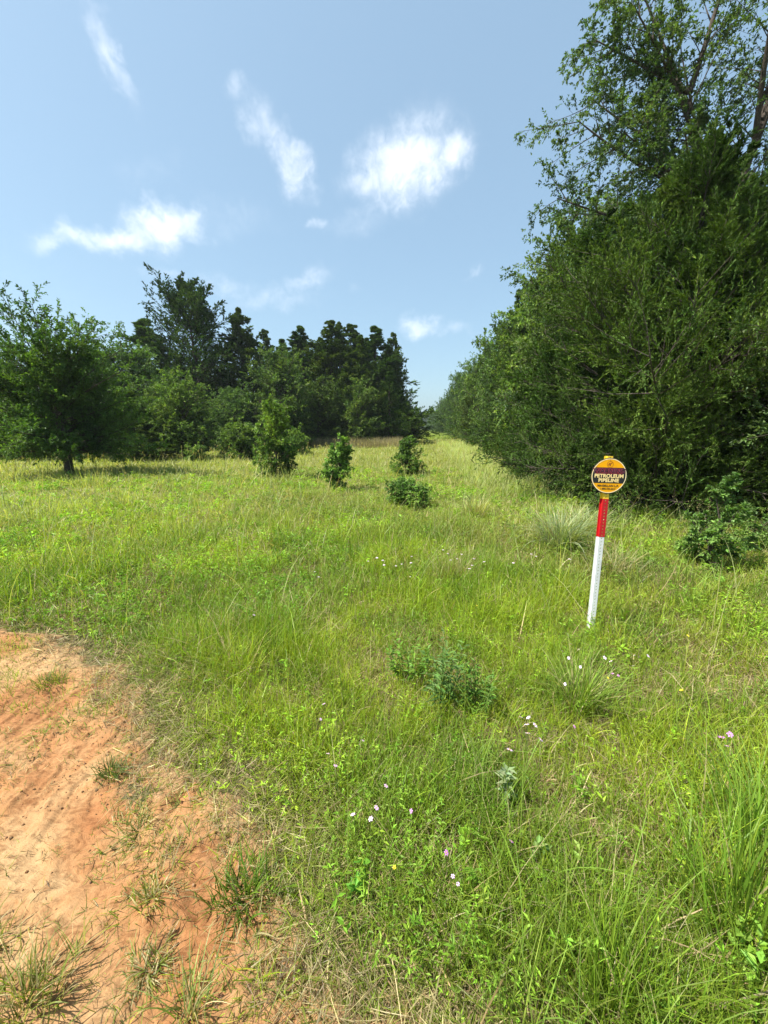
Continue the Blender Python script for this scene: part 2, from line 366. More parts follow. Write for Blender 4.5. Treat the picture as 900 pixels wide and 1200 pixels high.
q = lambda a, b, e: P + hx * (a * sz * R.uniform(.7, 1.5, n))[:, None] + hy * (b * sz * R.uniform(.7, 1.3, n))[:, None] + up_ * (e * sz)[:, None]
VV = np.stack([q(-1, -1, -.3), q(1, -1, -.3), q(1, 1, -.3), q(-1, 1, -.3), q(-.6, -.5, 1.), q(.5, -.6, .9), q(.6, .5, 1.1), q(-.5, .6, .8)], 1).reshape(-1, 3)
FF = (np.arange(n) * 8)[:, None, None] + np.array([[4, 5, 6, 7], [0, 1, 5, 4], [1, 2, 6, 5], [2, 3, 7, 6], [3, 0, 4, 7]])[None]
d.add((VV, FF.reshape(-1, 4), np.repeat(c, 5, 0)))
tag(link('soil_litter', d.mesh('soil_litter', M_grass)), 'thin sprigs and dead stalks scattered over the orange soil', 'plant litter', kind='stuff')

# ------------------------------------------------------------------ grass tufts (things)
def tuft(name, x, y, n, spread, h0, h1, colr, label, cat='grass tuft', wd=.0035, lean=.35, curl=.9, dry=.15, group=None, m=None, onsoil=False, head=None):
    a = rnd(n, 0, 6.3); rr = spread * rnd(n) ** .8 * (.6 + .6 * np.sin(a * 2 + x * 9) ** 2)
    P = np.stack([rr * np.cos(a), rr * np.sin(a) * .8, np.zeros(n)], -1)
    c = colr * R.lognormal(0, .25, (n, 1)) * R.uniform(.9, 1.1, (n, 3)); q = rnd(n) < dry; c[q] = TAN * R.lognormal(0, .2, (q.sum(), 1))
    az = a + R.normal(0, 1.1, n)
    if head is not None: az = np.where(rnd(n) < .6, head + R.normal(0, .5, n), az)
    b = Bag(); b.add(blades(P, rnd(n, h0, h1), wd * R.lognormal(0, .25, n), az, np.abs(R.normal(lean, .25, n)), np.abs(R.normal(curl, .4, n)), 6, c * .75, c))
    z = float(dirt_z(np.array([x]), np.array([y]))[0]) if onsoil else gzf(x, y)
    o = link(name, b.mesh(name, m or M_grass), None, (x, y, z - .004))
    return tag(o, label, cat, group)
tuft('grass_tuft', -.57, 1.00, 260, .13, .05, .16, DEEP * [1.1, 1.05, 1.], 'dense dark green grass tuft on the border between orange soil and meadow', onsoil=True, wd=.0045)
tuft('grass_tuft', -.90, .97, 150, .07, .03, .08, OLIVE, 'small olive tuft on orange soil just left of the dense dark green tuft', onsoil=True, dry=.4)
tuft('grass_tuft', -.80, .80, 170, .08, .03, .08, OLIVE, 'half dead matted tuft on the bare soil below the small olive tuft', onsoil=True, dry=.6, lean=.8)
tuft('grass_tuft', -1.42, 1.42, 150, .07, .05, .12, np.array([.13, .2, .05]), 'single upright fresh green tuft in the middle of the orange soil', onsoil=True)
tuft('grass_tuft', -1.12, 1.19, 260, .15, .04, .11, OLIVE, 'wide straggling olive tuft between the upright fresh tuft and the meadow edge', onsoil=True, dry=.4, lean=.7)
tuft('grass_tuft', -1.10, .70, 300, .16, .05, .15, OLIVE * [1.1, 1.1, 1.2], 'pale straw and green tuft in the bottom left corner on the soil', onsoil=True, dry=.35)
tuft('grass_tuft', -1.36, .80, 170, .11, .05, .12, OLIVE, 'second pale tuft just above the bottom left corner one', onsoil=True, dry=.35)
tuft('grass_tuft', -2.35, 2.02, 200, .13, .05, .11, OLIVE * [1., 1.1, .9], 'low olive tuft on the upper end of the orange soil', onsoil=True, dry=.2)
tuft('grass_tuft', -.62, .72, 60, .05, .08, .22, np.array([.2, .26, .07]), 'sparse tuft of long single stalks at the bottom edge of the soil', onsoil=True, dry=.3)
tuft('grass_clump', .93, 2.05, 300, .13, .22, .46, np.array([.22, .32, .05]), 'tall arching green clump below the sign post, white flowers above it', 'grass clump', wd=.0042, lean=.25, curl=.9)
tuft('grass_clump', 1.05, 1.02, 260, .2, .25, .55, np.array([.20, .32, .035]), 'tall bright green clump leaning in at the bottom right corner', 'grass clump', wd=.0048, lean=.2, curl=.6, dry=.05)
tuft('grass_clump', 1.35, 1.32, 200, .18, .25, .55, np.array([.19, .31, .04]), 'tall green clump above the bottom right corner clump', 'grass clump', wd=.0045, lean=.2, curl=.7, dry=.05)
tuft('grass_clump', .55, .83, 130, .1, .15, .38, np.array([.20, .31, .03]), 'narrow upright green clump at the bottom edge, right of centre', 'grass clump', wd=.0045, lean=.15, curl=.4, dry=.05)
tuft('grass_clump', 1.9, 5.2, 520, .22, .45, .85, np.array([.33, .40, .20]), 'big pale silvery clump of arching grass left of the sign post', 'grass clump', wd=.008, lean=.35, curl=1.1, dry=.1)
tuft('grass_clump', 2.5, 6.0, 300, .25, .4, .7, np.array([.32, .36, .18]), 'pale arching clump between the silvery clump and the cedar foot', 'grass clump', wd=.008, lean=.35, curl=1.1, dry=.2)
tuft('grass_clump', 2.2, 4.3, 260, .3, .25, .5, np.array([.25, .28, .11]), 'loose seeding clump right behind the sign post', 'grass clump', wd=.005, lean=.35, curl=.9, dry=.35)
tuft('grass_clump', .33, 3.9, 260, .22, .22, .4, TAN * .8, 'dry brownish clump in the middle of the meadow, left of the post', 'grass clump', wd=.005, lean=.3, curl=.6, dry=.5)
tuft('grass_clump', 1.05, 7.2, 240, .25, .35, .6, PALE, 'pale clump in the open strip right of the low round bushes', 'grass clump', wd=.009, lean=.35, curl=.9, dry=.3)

# ------------------------------------------------------------------ leafy weeds (things)
def weed(name, x, y, stems, spread, H, ll, lw, colr, label, cat='weed', per=16, group=None):
    root = empty(name, (x, y, gzf(x, y))); tag(root, label, cat, group)
    a = rnd(stems, 0, 6.3); rr = spread * np.sqrt(rnd(stems)); P = np.stack([rr * np.cos(a) * .4, rr * np.sin(a) * .4, np.zeros(stems)], -1)
    h = H * rnd(stems, .7, 1.05); T = np.stack([rr * np.cos(a), rr * np.sin(a), h], -1)
    c = np.tile(np.array([[.12, .17, .05]]), (stems, 1)); b = Bag()
    lean = np.arctan2(np.hypot(T[:, 0] - P[:, 0], T[:, 1] - P[:, 1]), h)
    for q in (0, PI / 2): b.add(blades(P, np.hypot(h, rr * .6), np.full(stems, .005), a, lean, np.zeros(stems), 4, c, c, np.full(stems, PI / 2 if q == 0 else .3)))
    link('stem', b.mesh('stem', M_grass), root)
    f = np.tile(np.linspace(.25, 1, per), stems); k = np.repeat(np.arange(stems), per)
    C = P[k] * (1 - f[:, None]) + T[k] * f[:, None]; n = len(C); az = rnd(n, 0, 6.3)
    D = unit(np.stack([np.cos(az), np.sin(az), .15 + .9 * f ** 3 * rnd(n)], -1))
    cc = colr * R.lognormal(0, .2, (n, 1)) * R.uniform(.9, 1.1, (n, 3))
    b = Bag(); b.add(leaves(C, D, np.array([0, 0, 1.]) + R.normal(0, .25, (n, 3)), ll * rnd(n, .6, 1.1) * (1.1 - .35 * f), lw * rnd(n, .7, 1.1), cc, .18))
    link('foliage', b.mesh('foliage', M_leaf), root)
    return root
BG = np.array([.11, .20, .045])
weed('leafy_weed', .13, 2.02, 14, .2, .42, .07, .015, BG, 'bluish green leafy weed clump in the centre with a dark shadow at its foot', per=18)
weed('leafy_weed', -.05, 2.22, 12, .15, .3, .06, .016, np.array([.13, .24, .03]), 'leafy green weed left behind the bluish green one', per=16)
weed('leafy_weed', .36, 2.0, 10, .13, .28, .07, .014, np.array([.12, .22, .035]), 'narrow leaved weed right beside the bluish green central one', per=16)
weed('pale_weed', .40, 1.42, 3, .05, .2, .06, .02, np.array([.26, .33, .17]), 'silvery pale star shaped weed below the pink flower patch', per=12)
weed('pale_weed', .45, 1.20, 2, .04, .12, .05, .018, np.array([.17, .27, .07]), 'small pale weed under the silvery star shaped one', per=8)
weed('seedling', .98, .93, 3, .05, .2, .05, .022, np.array([.2, .34, .05]), 'yellow green seedling with oval leaves by the bottom right corner', per=7)
weed('seedling', .62, 1.12, 2, .05, .16, .045, .018, np.array([.2, .33, .04]), 'small light green seedling left of the tall corner clump', per=6)
weed('seedling', -.22, 1.05, 3, .07, .1, .05, .022, np.array([.11, .26, .03]), 'bright green low seedling between dark tuft and grass near the bottom', per=7)
weed('weed_patch', .95, 8.9, 26, .6, .35, .11, .05, np.array([.2, .32, .03]), 'yellow green leafy patch in the open strip past the round bushes', per=9)
weed('weed_patch', -1.25, 3.0, 22, .3, .16, .05, .025, np.array([.13, .27, .03]), 'bright yellow green low weed patch left of centre beyond the soil', per=8)

# ------------------------------------------------------------------ trees
def lvl(start, dirs, ln, curve): return dict(s=start, d=dirs, l=ln, c=curve)
def at_(b, k, t): return b['s'][k] + b['d'][k] * (b['l'][k] * t)[:, None] + b['c'][k] * (b['l'][k] * t * t)[:, None]
def tan_(b, k, t): return unit(b['d'][k] + 2 * b['c'][k] * t[:, None])
def child(b, per, t0, t1, ang, ratio, bias, flat=0.3, curve=(0, 0, 0), var=.35, taper=.6, cj=.12):
    S = len(b['l']); k = np.repeat(np.arange(S), per); n = len(k)
    t = t0 + (t1 - t0) * ((np.tile(np.arange(per), S) + rnd(n)) / per)
    T = tan_(b, k, t); side = unit(np.cross(T, np.array([0, 0, 1.]) + R.normal(0, flat, (n, 3))))
    sg = np.where(np.tile(np.arange(per), S) % 2 == 0, 1., -1.); u = np.cross(side, T)
    rot = R.normal(0, flat * 2.5, n); Pp = side * (sg * np.cos(rot))[:, None] + u * np.sin(rot)[:, None]
    a = ang + R.normal(0, .15, n)
    D = unit(T * np.cos(a)[:, None] + Pp * np.sin(a)[:, None] + np.array(bias) )
    L_ = b['l'][k] * ratio * (1 - taper * (t - t0)) * R.uniform(1 - var, 1 + var, n)
    return lvl(at_(b, k, t), D, L_, np.array(curve) + R.normal(0, cj, (n, 3)))
def tubes(b, r0, r1, K=5, sides=4):
    n = len(b['l'])
    if n == 0: return np.zeros((0, 3)), np.zeros((0, 4), int)
    t = np.linspace(0, 1, K + 1); C = b['s'][:, None] + b['d'][:, None] * (b['l'][:, None] * t)[..., None] + b['c'][:, None] * (b['l'][:, None] * t * t)[..., None]
    T = unit(b['d'][:, None] + 2 * b['c'][:, None] * t[None, :, None]); X = unit(np.cross(T, np.array([.31, .17, .93]))); Y = np.cross(T, X)
    rr = (np.asarray(r0)[:, None] * (1 - t) + np.asarray(r1)[:, None] * t)
    th = np.arange(sides) * 2 * PI / sides
    V = C[:, :, None] + (X[:, :, None] * np.cos(th)[:, None] + Y[:, :, None] * np.sin(th)[:, None]) * rr[..., None, None]
    base = (np.arange(n) * (K + 1) * sides)[:, None, None] + (np.arange(K) * sides)[None, :, None]; q = np.arange(sides)[None, None]; q2 = (q + 1) % sides
    F = np.stack([base + q, base + q2, base + sides + q2, base + sides + q], -1).reshape(-1, 4)
    return V.reshape(-1, 3), F
def join(parts):
    V = []; F = []; n = 0
    for v, f in parts:
        V.append(v); F.append(f + n); n += len(v)
    return np.concatenate(V), np.concatenate(F)
def path_tube(pts, rads, sides=9):
    """tube along a polyline"""
    pts = np.array(pts, float); m = len(pts); T = unit(np.gradient(pts, axis=0)); X = unit(np.cross(T, np.array([.2, 1., .1]))); Y = np.cross(T, X)
    th = np.arange(sides) * 2 * PI / sides
    V = pts[:, None] + (X[:, None] * np.cos(th)[:, None] + Y[:, None] * np.sin(th)[:, None]) * np.array(rads)[:, None, None]
    b = (np.arange(m - 1) * sides)[:, None]; q = np.arange(sides)[None]; q2 = (q + 1) % sides
    return V.reshape(-1, 3), np.stack([b + q, b + q2, b + sides + q2, b + sides + q], -1).reshape(-1, 4)
def twig_leaves(b, per, ang, ln, wd, colr, cv=.2, droop=0., up=.3, t0=.1):
    S = len(b['l']); k = np.repeat(np.arange(S), per); n = len(k); t = rnd(n, t0, 1.02)
    C = at_(b, k, t); T = tan_(b, k, t); Pp = unit(np.cross(T, R.normal(0, 1, (n, 3)))); a = ang + R.normal(0, .25, n)
    D = unit(T * np.cos(a)[:, None] + Pp * np.sin(a)[:, None] + np.array([0, 0, up - droop]))
    tw = np.repeat(R.lognormal(0, cv, (S, 1)), per, 0)
    nf = fbm(C[:, 0] * 1.2 + C[:, 2] * .8, C[:, 1] * 1.2 - C[:, 2] * .9, 300, 3)[:, None]
    c = colr * tw * R.lognormal(0, cv, (n, 1)) * R.uniform(.9, 1.1, (n, 3)) * (.45 + 1.1 * nf) * np.concatenate([.8 + .4 * nf, np.ones_like(nf), 1.2 - .4 * nf], 1)
    return leaves(C, D, np.array([0, 0, 1.]) + R.normal(0, .5, (n, 3)), ln * rnd(n, .6, 1.15), wd * rnd(n, .7, 1.15), c)

def cedar(H, rad_, nb, k2, k3, k4, ll, lw, colr=np.array([.05, .083, .028]), z0=.03, seed_lean=0., top_open=0., p=.8, low=1.0, twigs=True, wide=1.3, lead=.19, lk=.44):
    """juniper-like tree: returns (trunk mesh, crown mesh)"""
    u = rnd(nb) ** 1.3; z = H * (z0 + (1 - z0) * u); f = (z / H - z0) / (1 - z0)
    env = rad_ * np.minimum(1, (1 - f) ** p * wide) * (low + (1 - low) * sstep(0, .25, f)) + .03 * rad_
    az = np.arange(nb) * 2.39996 + R.normal(0, .3, nb)
    lump = 1 - lk / 2 + lk * vnoise(np.mod(az, 2 * PI) * 1.6 + 50, z * 1.3 * (6 / H) ** .5, int(R.integers(1e6)))
    lump = 1 + (lump - 1) * np.clip((1 - f) * 2.5, 0, 1)
    el = rad(8) + rad(46) * f + R.normal(0, .12, nb)
    L1 = env * lump * R.uniform(.8 - .35 * f, 1.15 + .45 * f, nb)
    D = np.stack([np.cos(az) * np.cos(el), np.sin(az) * np.cos(el), np.sin(el)], -1)
    zs = np.maximum(z - L1 * np.sin(el) * .6, H * .02)
    tx = .06 * np.sin(zs * 1.3)
    b1 = lvl(np.stack([tx, 0 * tx, zs], -1), D, L1, np.stack([0 * az, 0 * az, R.normal(.05, .14, nb)], -1))
    # the leader
    b1 = {q: np.concatenate([b1[q], v]) for q, v in dict(s=np.array([[.06 * math.sin(H * 1.1), 0, H * (.99 - lead)], [0, 0, H * .72]]), d=np.array([[.03, 0, 1.], [.12, .1, 1.]]), l=np.array([H * lead, H * .16]), c=np.zeros((2, 3))).items()}
    b2 = child(b1, k2, .22, 1., .75, .42, (0, 0, .12), .55, (0, 0, .1), taper=.75)
    b2['l'][-2 * k2:] *= .3 * (1.25 - np.tile(np.arange(k2) / k2, 2))
    b3 = child(b2, k3, .1, 1., .65, .42, (0, 0, .18), .8, (0, 0, -.05), taper=.5)
    c = Bag(); c.add(twig_leaves(b3, k4, .34, ll, lw, colr, .22, 0, .12)); c.add(twig_leaves(b2, k4, .6, ll, lw, colr, .22, 0, .1, .3)); c.add(twig_leaves({q: v[:-2] for q, v in b1.items()}, k4 * 2, .5, ll, lw, colr, .22, 0, .1, .6))
    tr = [path_tube([(.06 * math.sin(q * H * 1.3), 0, q * H - .1) for q in np.linspace(0, .97, 10)], (H * .016 + .03) * (1.05 - np.linspace(0, 1, 10)))]
    tr.append(tubes(b1, .010 * b1['l'] + .006, np.full(len(b1['l']), .004), 5, 4))
    if twigs: tr.append(tubes(b2, .006 * b2['l'] + .003, np.full(len(b2['l']), .002), 2, 3))
    V, F = join(tr)
    return mesh('trunk', V, F, M_barkg, smooth=True), c.mesh('crown', M_cedar)

def broad(H, rad_, nb, k2, k3, k4, ll, lw, colr=np.array([.06, .105, .03]), z0=.08, shape=1., el0=10, el1=70, twigs=True, lumpy=.5, stems=1, droop=.1, base=0.):
    """rounded broad leaved tree; limbs leave a trunk that forks upward"""
    u = rnd(nb); f = u; z = H * (z0 + (1 - z0) * f)
    env = rad_ * np.maximum(.18, np.sqrt(np.maximum(0, 1 - ((f - .38) / (.66 if shape else .8)) ** 2)))
    az = np.arange(nb) * 2.39996 + R.normal(0, .4, nb)
    lump = 1 - lumpy / 2 + lumpy * vnoise(az * 1.2 + 90, f * 5, int(R.integers(1e6)))
    el = rad(el0) + rad(el1 - el0) * f + R.normal(0, .15, nb)
    L1 = env * lump * R.uniform(.75, 1.15, nb) / np.maximum(.5, np.cos(el)) * .9
    L1 = np.minimum(L1, rad_ * 1.25)
    D = np.stack([np.cos(az) * np.cos(el), np.sin(az) * np.cos(el), np.sin(el)], -1)
    zs = np.clip(z - L1 * np.sin(el) * .8, H * max(.03, base), H * .85)
    b1 = lvl(np.stack([.1 * np.sin(zs), .08 * np.cos(zs * 1.4) - .08, zs], -1), D, L1, np.stack([0 * az, 0 * az, R.normal(.02, .15, nb)], -1))
    b2 = child(b1, k2, .2, 1., .8, .42, (0, 0, .1), .6, (0, 0, 0), taper=.6)
    b3 = child(b2, k3, .15, 1., .75, .45, (0, 0, .08), .9, (0, 0, -droop), taper=.4)
    c = Bag(); c.add(twig_leaves(b3, k4, .85, ll, lw, colr, .2, droop, .25)); c.add(twig_leaves(b2, max(2, k4 // 2), .85, ll, lw, colr, .2, 0, .2, .4))
    q = np.linspace(0, .9, 9) * H
    tr = [path_tube([(.1 * math.sin(v), .08 * math.cos(v * 1.4) - .08, v - .1) for v in q], (H * .014 + .015) * (1.02 - np.linspace(0, 1, 9) * .9)),
          tubes(b1, .013 * b1['l'] + .004, np.full(nb, .004), 5, 5)]
    if twigs: tr.append(tubes(b2, .007 * b2['l'] + .002, np.full(len(b2['l']), .002), 3, 3))
    V, F = join(tr)
    A = np.concatenate(c.V); kz = H / np.percentile(A[:, 2], 99.7); kr = rad_ * .97 / np.percentile(np.hypot(A[:, 0], A[:, 1]), 97)
    k = np.array([kr, kr, kz]); V = V * k; c.V = [v * k for v in c.V]
    return mesh('trunk', V, F, M_bark, smooth=True), c.mesh('crown', M_leaf)

def plant(name, pair, x, y, rz, s, label, cat='tree', group=None, sz=None, dz=0.):
    root = empty(name, (x, y, gzf(x, y) + dz), rz); root.scale = (s, s, sz or s)
    tag(root, label, cat, group)
    link('trunk', pair[0], root); link('crown', pair[1], root)
    return root

CED = np.array([.055, .092, .018])
# --- right hand wood, near part: every tree its own mesh
plant('cedar_tree', cedar(6.6, 2.35, 310, 15, 10, 20, .07, .0145, CED * 1.3, .015, p=.62, wide=1.25, lk=.8), 5.25, 9.0, .4, 1, 'big dense green cedar right behind the warning sign, boughs down to the ground')
plant('cedar_tree', cedar(6.9, 2.1, 220, 14, 10, 16, .08, .017, CED * [1.1, 1.3, 1.1], .015, p=.6, wide=1.3, lk=.8), 5.0, 11.9, 2.1, 1, 'cedar just left of the big one behind the sign, its foot meeting pale grass')
plant('cedar_tree', cedar(7.2, 2.2, 190, 12, 8, 10, .09, .028, CED * .9, .05, p=.7), 8.6, 10.3, 1.1, 1, 'very dark cedar at the right edge under the tall airy tree')
plant('oak_tree', broad(4.4, 2.1, 75, 10, 7, 10, .062, .038, np.array([.09, .15, .045]), .16, el0=-6, el1=60, base=.3), 6.75, 6.75, 0, 1, 'oak with small pale leaves reaching in at the right edge over a dark hollow')
plant('oak_tree', broad(9.0, 2.6, 110, 10, 7, 9, .11, .065, np.array([.11, .165, .055]), .1, lumpy=.7), 5.6, 15.0, .7, 1, 'light leaved oak whose lumpy crown sticks out left above the cedars')
plant('oak_tree', broad(7.2, 2.2, 80, 9, 6, 9, .11, .065, np.array([.08, .13, .04]), .05), 6.4, 13.2, 2.7, 1, 'dark broad leaved tree squeezed in behind the second cedar')
# tall airy tree with hand laid limbs
def tall_tree():
    limbs = [  # start, end, sag
        ((0, 0, 4.5), (-.5, -.3, 7.3)), ((-.5, -.3, 7.0), (-1.6, -.2, 10.2)), ((-.3, -.1, 6.2), (-4.0, .3, 7.6)), ((-.6, -.2, 7.2), (-3.9, -.4, 8.9)), ((-.6, -.2, 7.6), (-3.3, .5, 9.9)), ((-.5, -.2, 7.0), (-3.0, -1.0, 8.2)),
        ((.1, 0, 5.0), (.2, -.5, 9.4)), ((.2, -.4, 8.0), (.5, -.9, 12.2)), ((.2, -.5, 8.6), (1.9, -.8, 11.0)), ((-1.2, -.2, 9.0), (-2.7, .2, 12.2)), ((-1.3, -.2, 9.4), (-.8, -.4, 13.0)),
        ((-.9, -.2, 8.2), (-3.0, -.6, 10.9)), ((.15, -.3, 7.0), (2.0, .2, 8.8)), ((.0, 0, 6.0), (-1.8, -1.2, 8.0)), ((-.2, 0, 5.2), (-2.6, -.9, 6.5)), ((.2, -.4, 8.2), (-.6, -1.5, 11.5)), ((.2, -.4, 9.0), (2.3, .3, 12.5)),
        ((-.7, -.2, 7.8), (-1.9, .9, 9.8)), ((-1.3, -.2, 9.4), (-3.6, -.2, 10.6)), ((.4, -.8, 10.5), (-.4, -.6, 13.6))]
    s = np.array([a for a, _ in limbs]); e = np.array([b for _, b in limbs]); v = e - s; ln = np.linalg.norm(v, axis=1)
    cv = R.normal(0, .07, (len(s), 3)); b1 = lvl(s, unit(v) - cv, ln, cv)
    b2 = child(b1, 14, .15, 1., .8, .36, (0, 0, .1), .9, (0, 0, 0), taper=.35)
    b3 = child(b2, 8, .1, 1., .75, .42, (0, 0, .05), .9, (0, 0, -.1), taper=.3)
    b4 = child(b3, 4, .2, 1., .7, .6, (0, 0, 0), .9, (0, 0, -.15))
    c = Bag(); colr = np.array([.075, .12, .04])
    c.add(twig_leaves(b4, 9, .7, .075, .036, colr, .2, .1, .1)); c.add(twig_leaves(b3, 8, .7, .075, .036, colr, .2, .1, .1))
    tr = [path_tube([(.25, .3, -.1), (.1, .1, 2), (0, 0, 4.6), (.1, 0, 6.2), (.2, -.4, 8.2), (.35, -.7, 10)], [.2, .17, .13, .095, .07, .04]),
          tubes(b1, .012 * ln + .02, np.full(len(s), .012), 7, 6), tubes(b2, .009 * b2['l'] + .005, np.full(len(b2['l']), .003), 4, 4), tubes(b3, np.full(len(b3['l']), .004), np.full(len(b3['l']), .002), 2, 3)]
    V, F = join(tr)
    return mesh('trunk', V, F, M_bark, smooth=True), c.mesh('crown', M_leaf)
plant('tall_tree', tall_tree(), 7.5, 11.9, 0, 1, 'tall airy tree with dark forked trunk rising above the cedars into the top right corner')
# small undergrowth by the right wood
OAK = np.array([.13, .20, .045])
def shrub(H, r, nb, ll, colr=OAK, k2=7, k3=5, k4=6, lw=.55):
    return broad(H, r, nb, k2, k3, k4, ll, ll * lw, colr, .04, el0=15, el1=80, droop=.05, base=.02)
plant('oak_sapling', shrub(1.1, .36, 24, .05, OAK * 1.35), 3.42, 4.75, 0, 1, 'knee high oak sapling with pale upper shoots in the grass right of the sign post', 'sapling')
plant('bush', shrub(.5, .5, 26, .045, OAK * 1.2), 4.75, 5.5, 1, 1, 'low spreading green bush at the right edge below the dark hollow', 'bush')
plant('bush', shrub(.6, .4, 24, .045, OAK * [1.2, 1.2, .9]), 3.2, 6.9, 2, 1, 'small light bush at the cedar foot between sign and hollow', 'bush')
plant('bush', shrub(.9, .8, 30, .07, OAK), 3.6, 9.3, 3, 1, 'light green bush at the left foot of the big cedar', 'bush')
plant('bush', shrub(1.0, .8, 30, .08, OAK * .9), 3.4, 12.4, .5, 1, 'leafy bush at the wood foot beyond the big cedar', 'bush')

# --- saplings standing in the meadow
plant('sapling', broad(2.45, .72, 60, 8, 5, 7, .08, .048, OAK, .05, el0=5, el1=75, lumpy=.9, base=.03), -4.6, 12.1, 0, 1, 'tallest meadow sapling, a narrow dark column with a wide skirt', 'sapling')
plant('sapling', broad(1.45, .42, 38, 7, 5, 7, .07, .042, OAK * 1.5, .08, el0=5, el1=75, lumpy=1., base=.03), -2.15, 10.1, 1, 1, 'man high bushy sapling with pale top, narrow waisted, in mid meadow', 'sapling')
plant('sapling', broad(1.35, .62, 40, 7, 5, 7, .07, .04, OAK * 1.3, .05, el0=15, el1=80, base=.03), -.42, 13.6, 2, 1, 'bushy sapling with one pale leading shoot in front of the strip between the woods', 'sapling')
plant('bush', broad(.66, .48, 44, 7, 5, 7, .052, .032, OAK * 1.35, .05, el0=15, el1=80, base=.03), -.22, 7.9, 3, 1, 'knee high round bush nearest the camera in the open meadow', 'bush')

# --- the wide spreading tree on the left
def left_tree():
    nb = 105; f = rnd(nb) ** 1.5; H = 6.1
    az = np.arange(nb) * 2.39996 + R.normal(0, .35, nb); el = rad(9) + rad(40) * f ** 1.2 + R.normal(0, .1, nb)
    L1 = (2.9 - 1.1 * f) * R.uniform(.65, 1.15, nb)
    D = np.stack([np.cos(az) * np.cos(el), np.sin(az) * np.cos(el), np.sin(el)], -1); zs = .85 + f * 2.9
    b1 = lvl(np.stack([.15 * np.sin(zs * 2), .1 * np.cos(zs), zs], -1), D, L1, np.stack([0 * az, 0 * az, R.normal(.04, .12, nb)], -1))
    ex = np.array([((-.2, 0, 3.2), (-1.6, .2, 6.1)), ((0, 0, 3.3), (.5, 0, 5.9)), ((0, 0, 3.0), (1.5, -.2, 5.7)), ((.3, 0, 3.0), (3.0, .1, 5.0)), ((-.2, 0, 3.0), (-2.6, -.3, 5.7)), ((0, 0, 3.4), (-.5, .2, 5.8)), ((0, .1, 3.2), (.9, 1.2, 5.6)), ((-.1, 0, 3.6), (-1.1, -.4, 6.6)), ((0, 0, 3.4), (.1, -.5, 6.3)), ((.1, 0, 3.2), (2.3, -.5, 5.5)), ((-.3, 0, 3.0), (-3.2, .2, 5.0)), ((.2, 0, 2.6), (3.3, -.3, 4.2))])
    v = ex[:, 1] - ex[:, 0]; ln = np.linalg.norm(v, axis=1)
    b1 = dict(s=np.concatenate([b1['s'], ex[:, 0]]), d=np.concatenate([b1['d'], unit(v)]), l=np.concatenate([b1['l'], ln]), c=np.concatenate([b1['c'], np.zeros((len(ex), 3)) + [0.05, 0, -.05]]))
    b2 = child(b1, 12, .15, 1., .6, .36, (0, 0, .12), .35, (0, 0, 0), taper=.5)
    b3 = child(b2, 7, .1, 1., .6, .42, (0, 0, .08), .5, (0, 0, -.08), taper=.3)
    c = Bag(); colr = np.array([.085, .15, .035]); c.add(twig_leaves(b3, 9, .7, .11, .055, colr, .2, .05, .15)); c.add(twig_leaves(b2, 9, .7, .11, .05, colr, .2, 0, .15, .2))
    n1 = len(b1['l'])
    tr = [path_tube([(0, .1, -.1), (.05, .05, .5), (.1, 0, 1.5), (0, 0, 3.2), (0, 0, 4.4)], [.19, .15, .12, .08, .03]), tubes(b1, .008 * b1['l'] + .006, np.full(n1, .006), 6, 5), tubes(b2, .006 * b2['l'] + .003, np.full(len(b2['l']), .003), 3, 3)]
    V, F = join(tr); return mesh('trunk', V, F, M_bark, smooth=True), c.mesh('crown', M_leaf)
plant('spreading_tree', left_tree(), -12.1, 12.35, 0, .87, 'wide spreading ragged tree standing alone in the meadow at the left edge')

# --- shared middle distance trees
cv = [cedar(10, 2.5, 140, 8, 6, 9, .15, .05, CED * 1.35, .02, p=.85, wide=1.15), cedar(10, 2.3, 130, 8, 6, 9, .15, .05, CED * [1.2, 1.3, 1.3], .03, p=.95, wide=1.25), cedar(10, 2.6, 150, 8, 6, 9, .15, .052, CED * [1.45, 1.35, 1.3], .02, p=.8, wide=1.1)]
bv = [broad(8, 3.0, 90, 8, 6, 7, .17, .1, np.array([.105, .165, .04]), .05, lumpy=.6), broad(8, 2.7, 80, 8, 6, 7, .17, .1, np.array([.135, .205, .05]), .04, lumpy=.8), broad(8, 3.2, 90, 8, 6, 7, .16, .095, np.array([.085, .145, .04]), .06)]
sv = [broad(2.2, 1.2, 45, 7, 5, 6, .12, .065, np.array([.16, .25, .055]), .05, el0=10, el1=75, base=.02), broad(2.0, 1.1, 40, 7, 5, 6, .12, .065, np.array([.13, .20, .05]), .05, el0=10, el1=75, base=.02)]
ov = cedar(14, 4.9, 190, 9, 6, 9, .2, .075, CED * [1., 1.1, 1.], .10, p=.38, wide=1.0, lead=.05)
ids = [0]
def copyp(name, pair, h0, x, y, H, w, w0, label, cat='tree', group=None):
    ids[0] += 1
    s = w / w0
    return plant(name, pair, x, y, ids[0] * 2.4, s, label, cat, group, sz=H / h0)
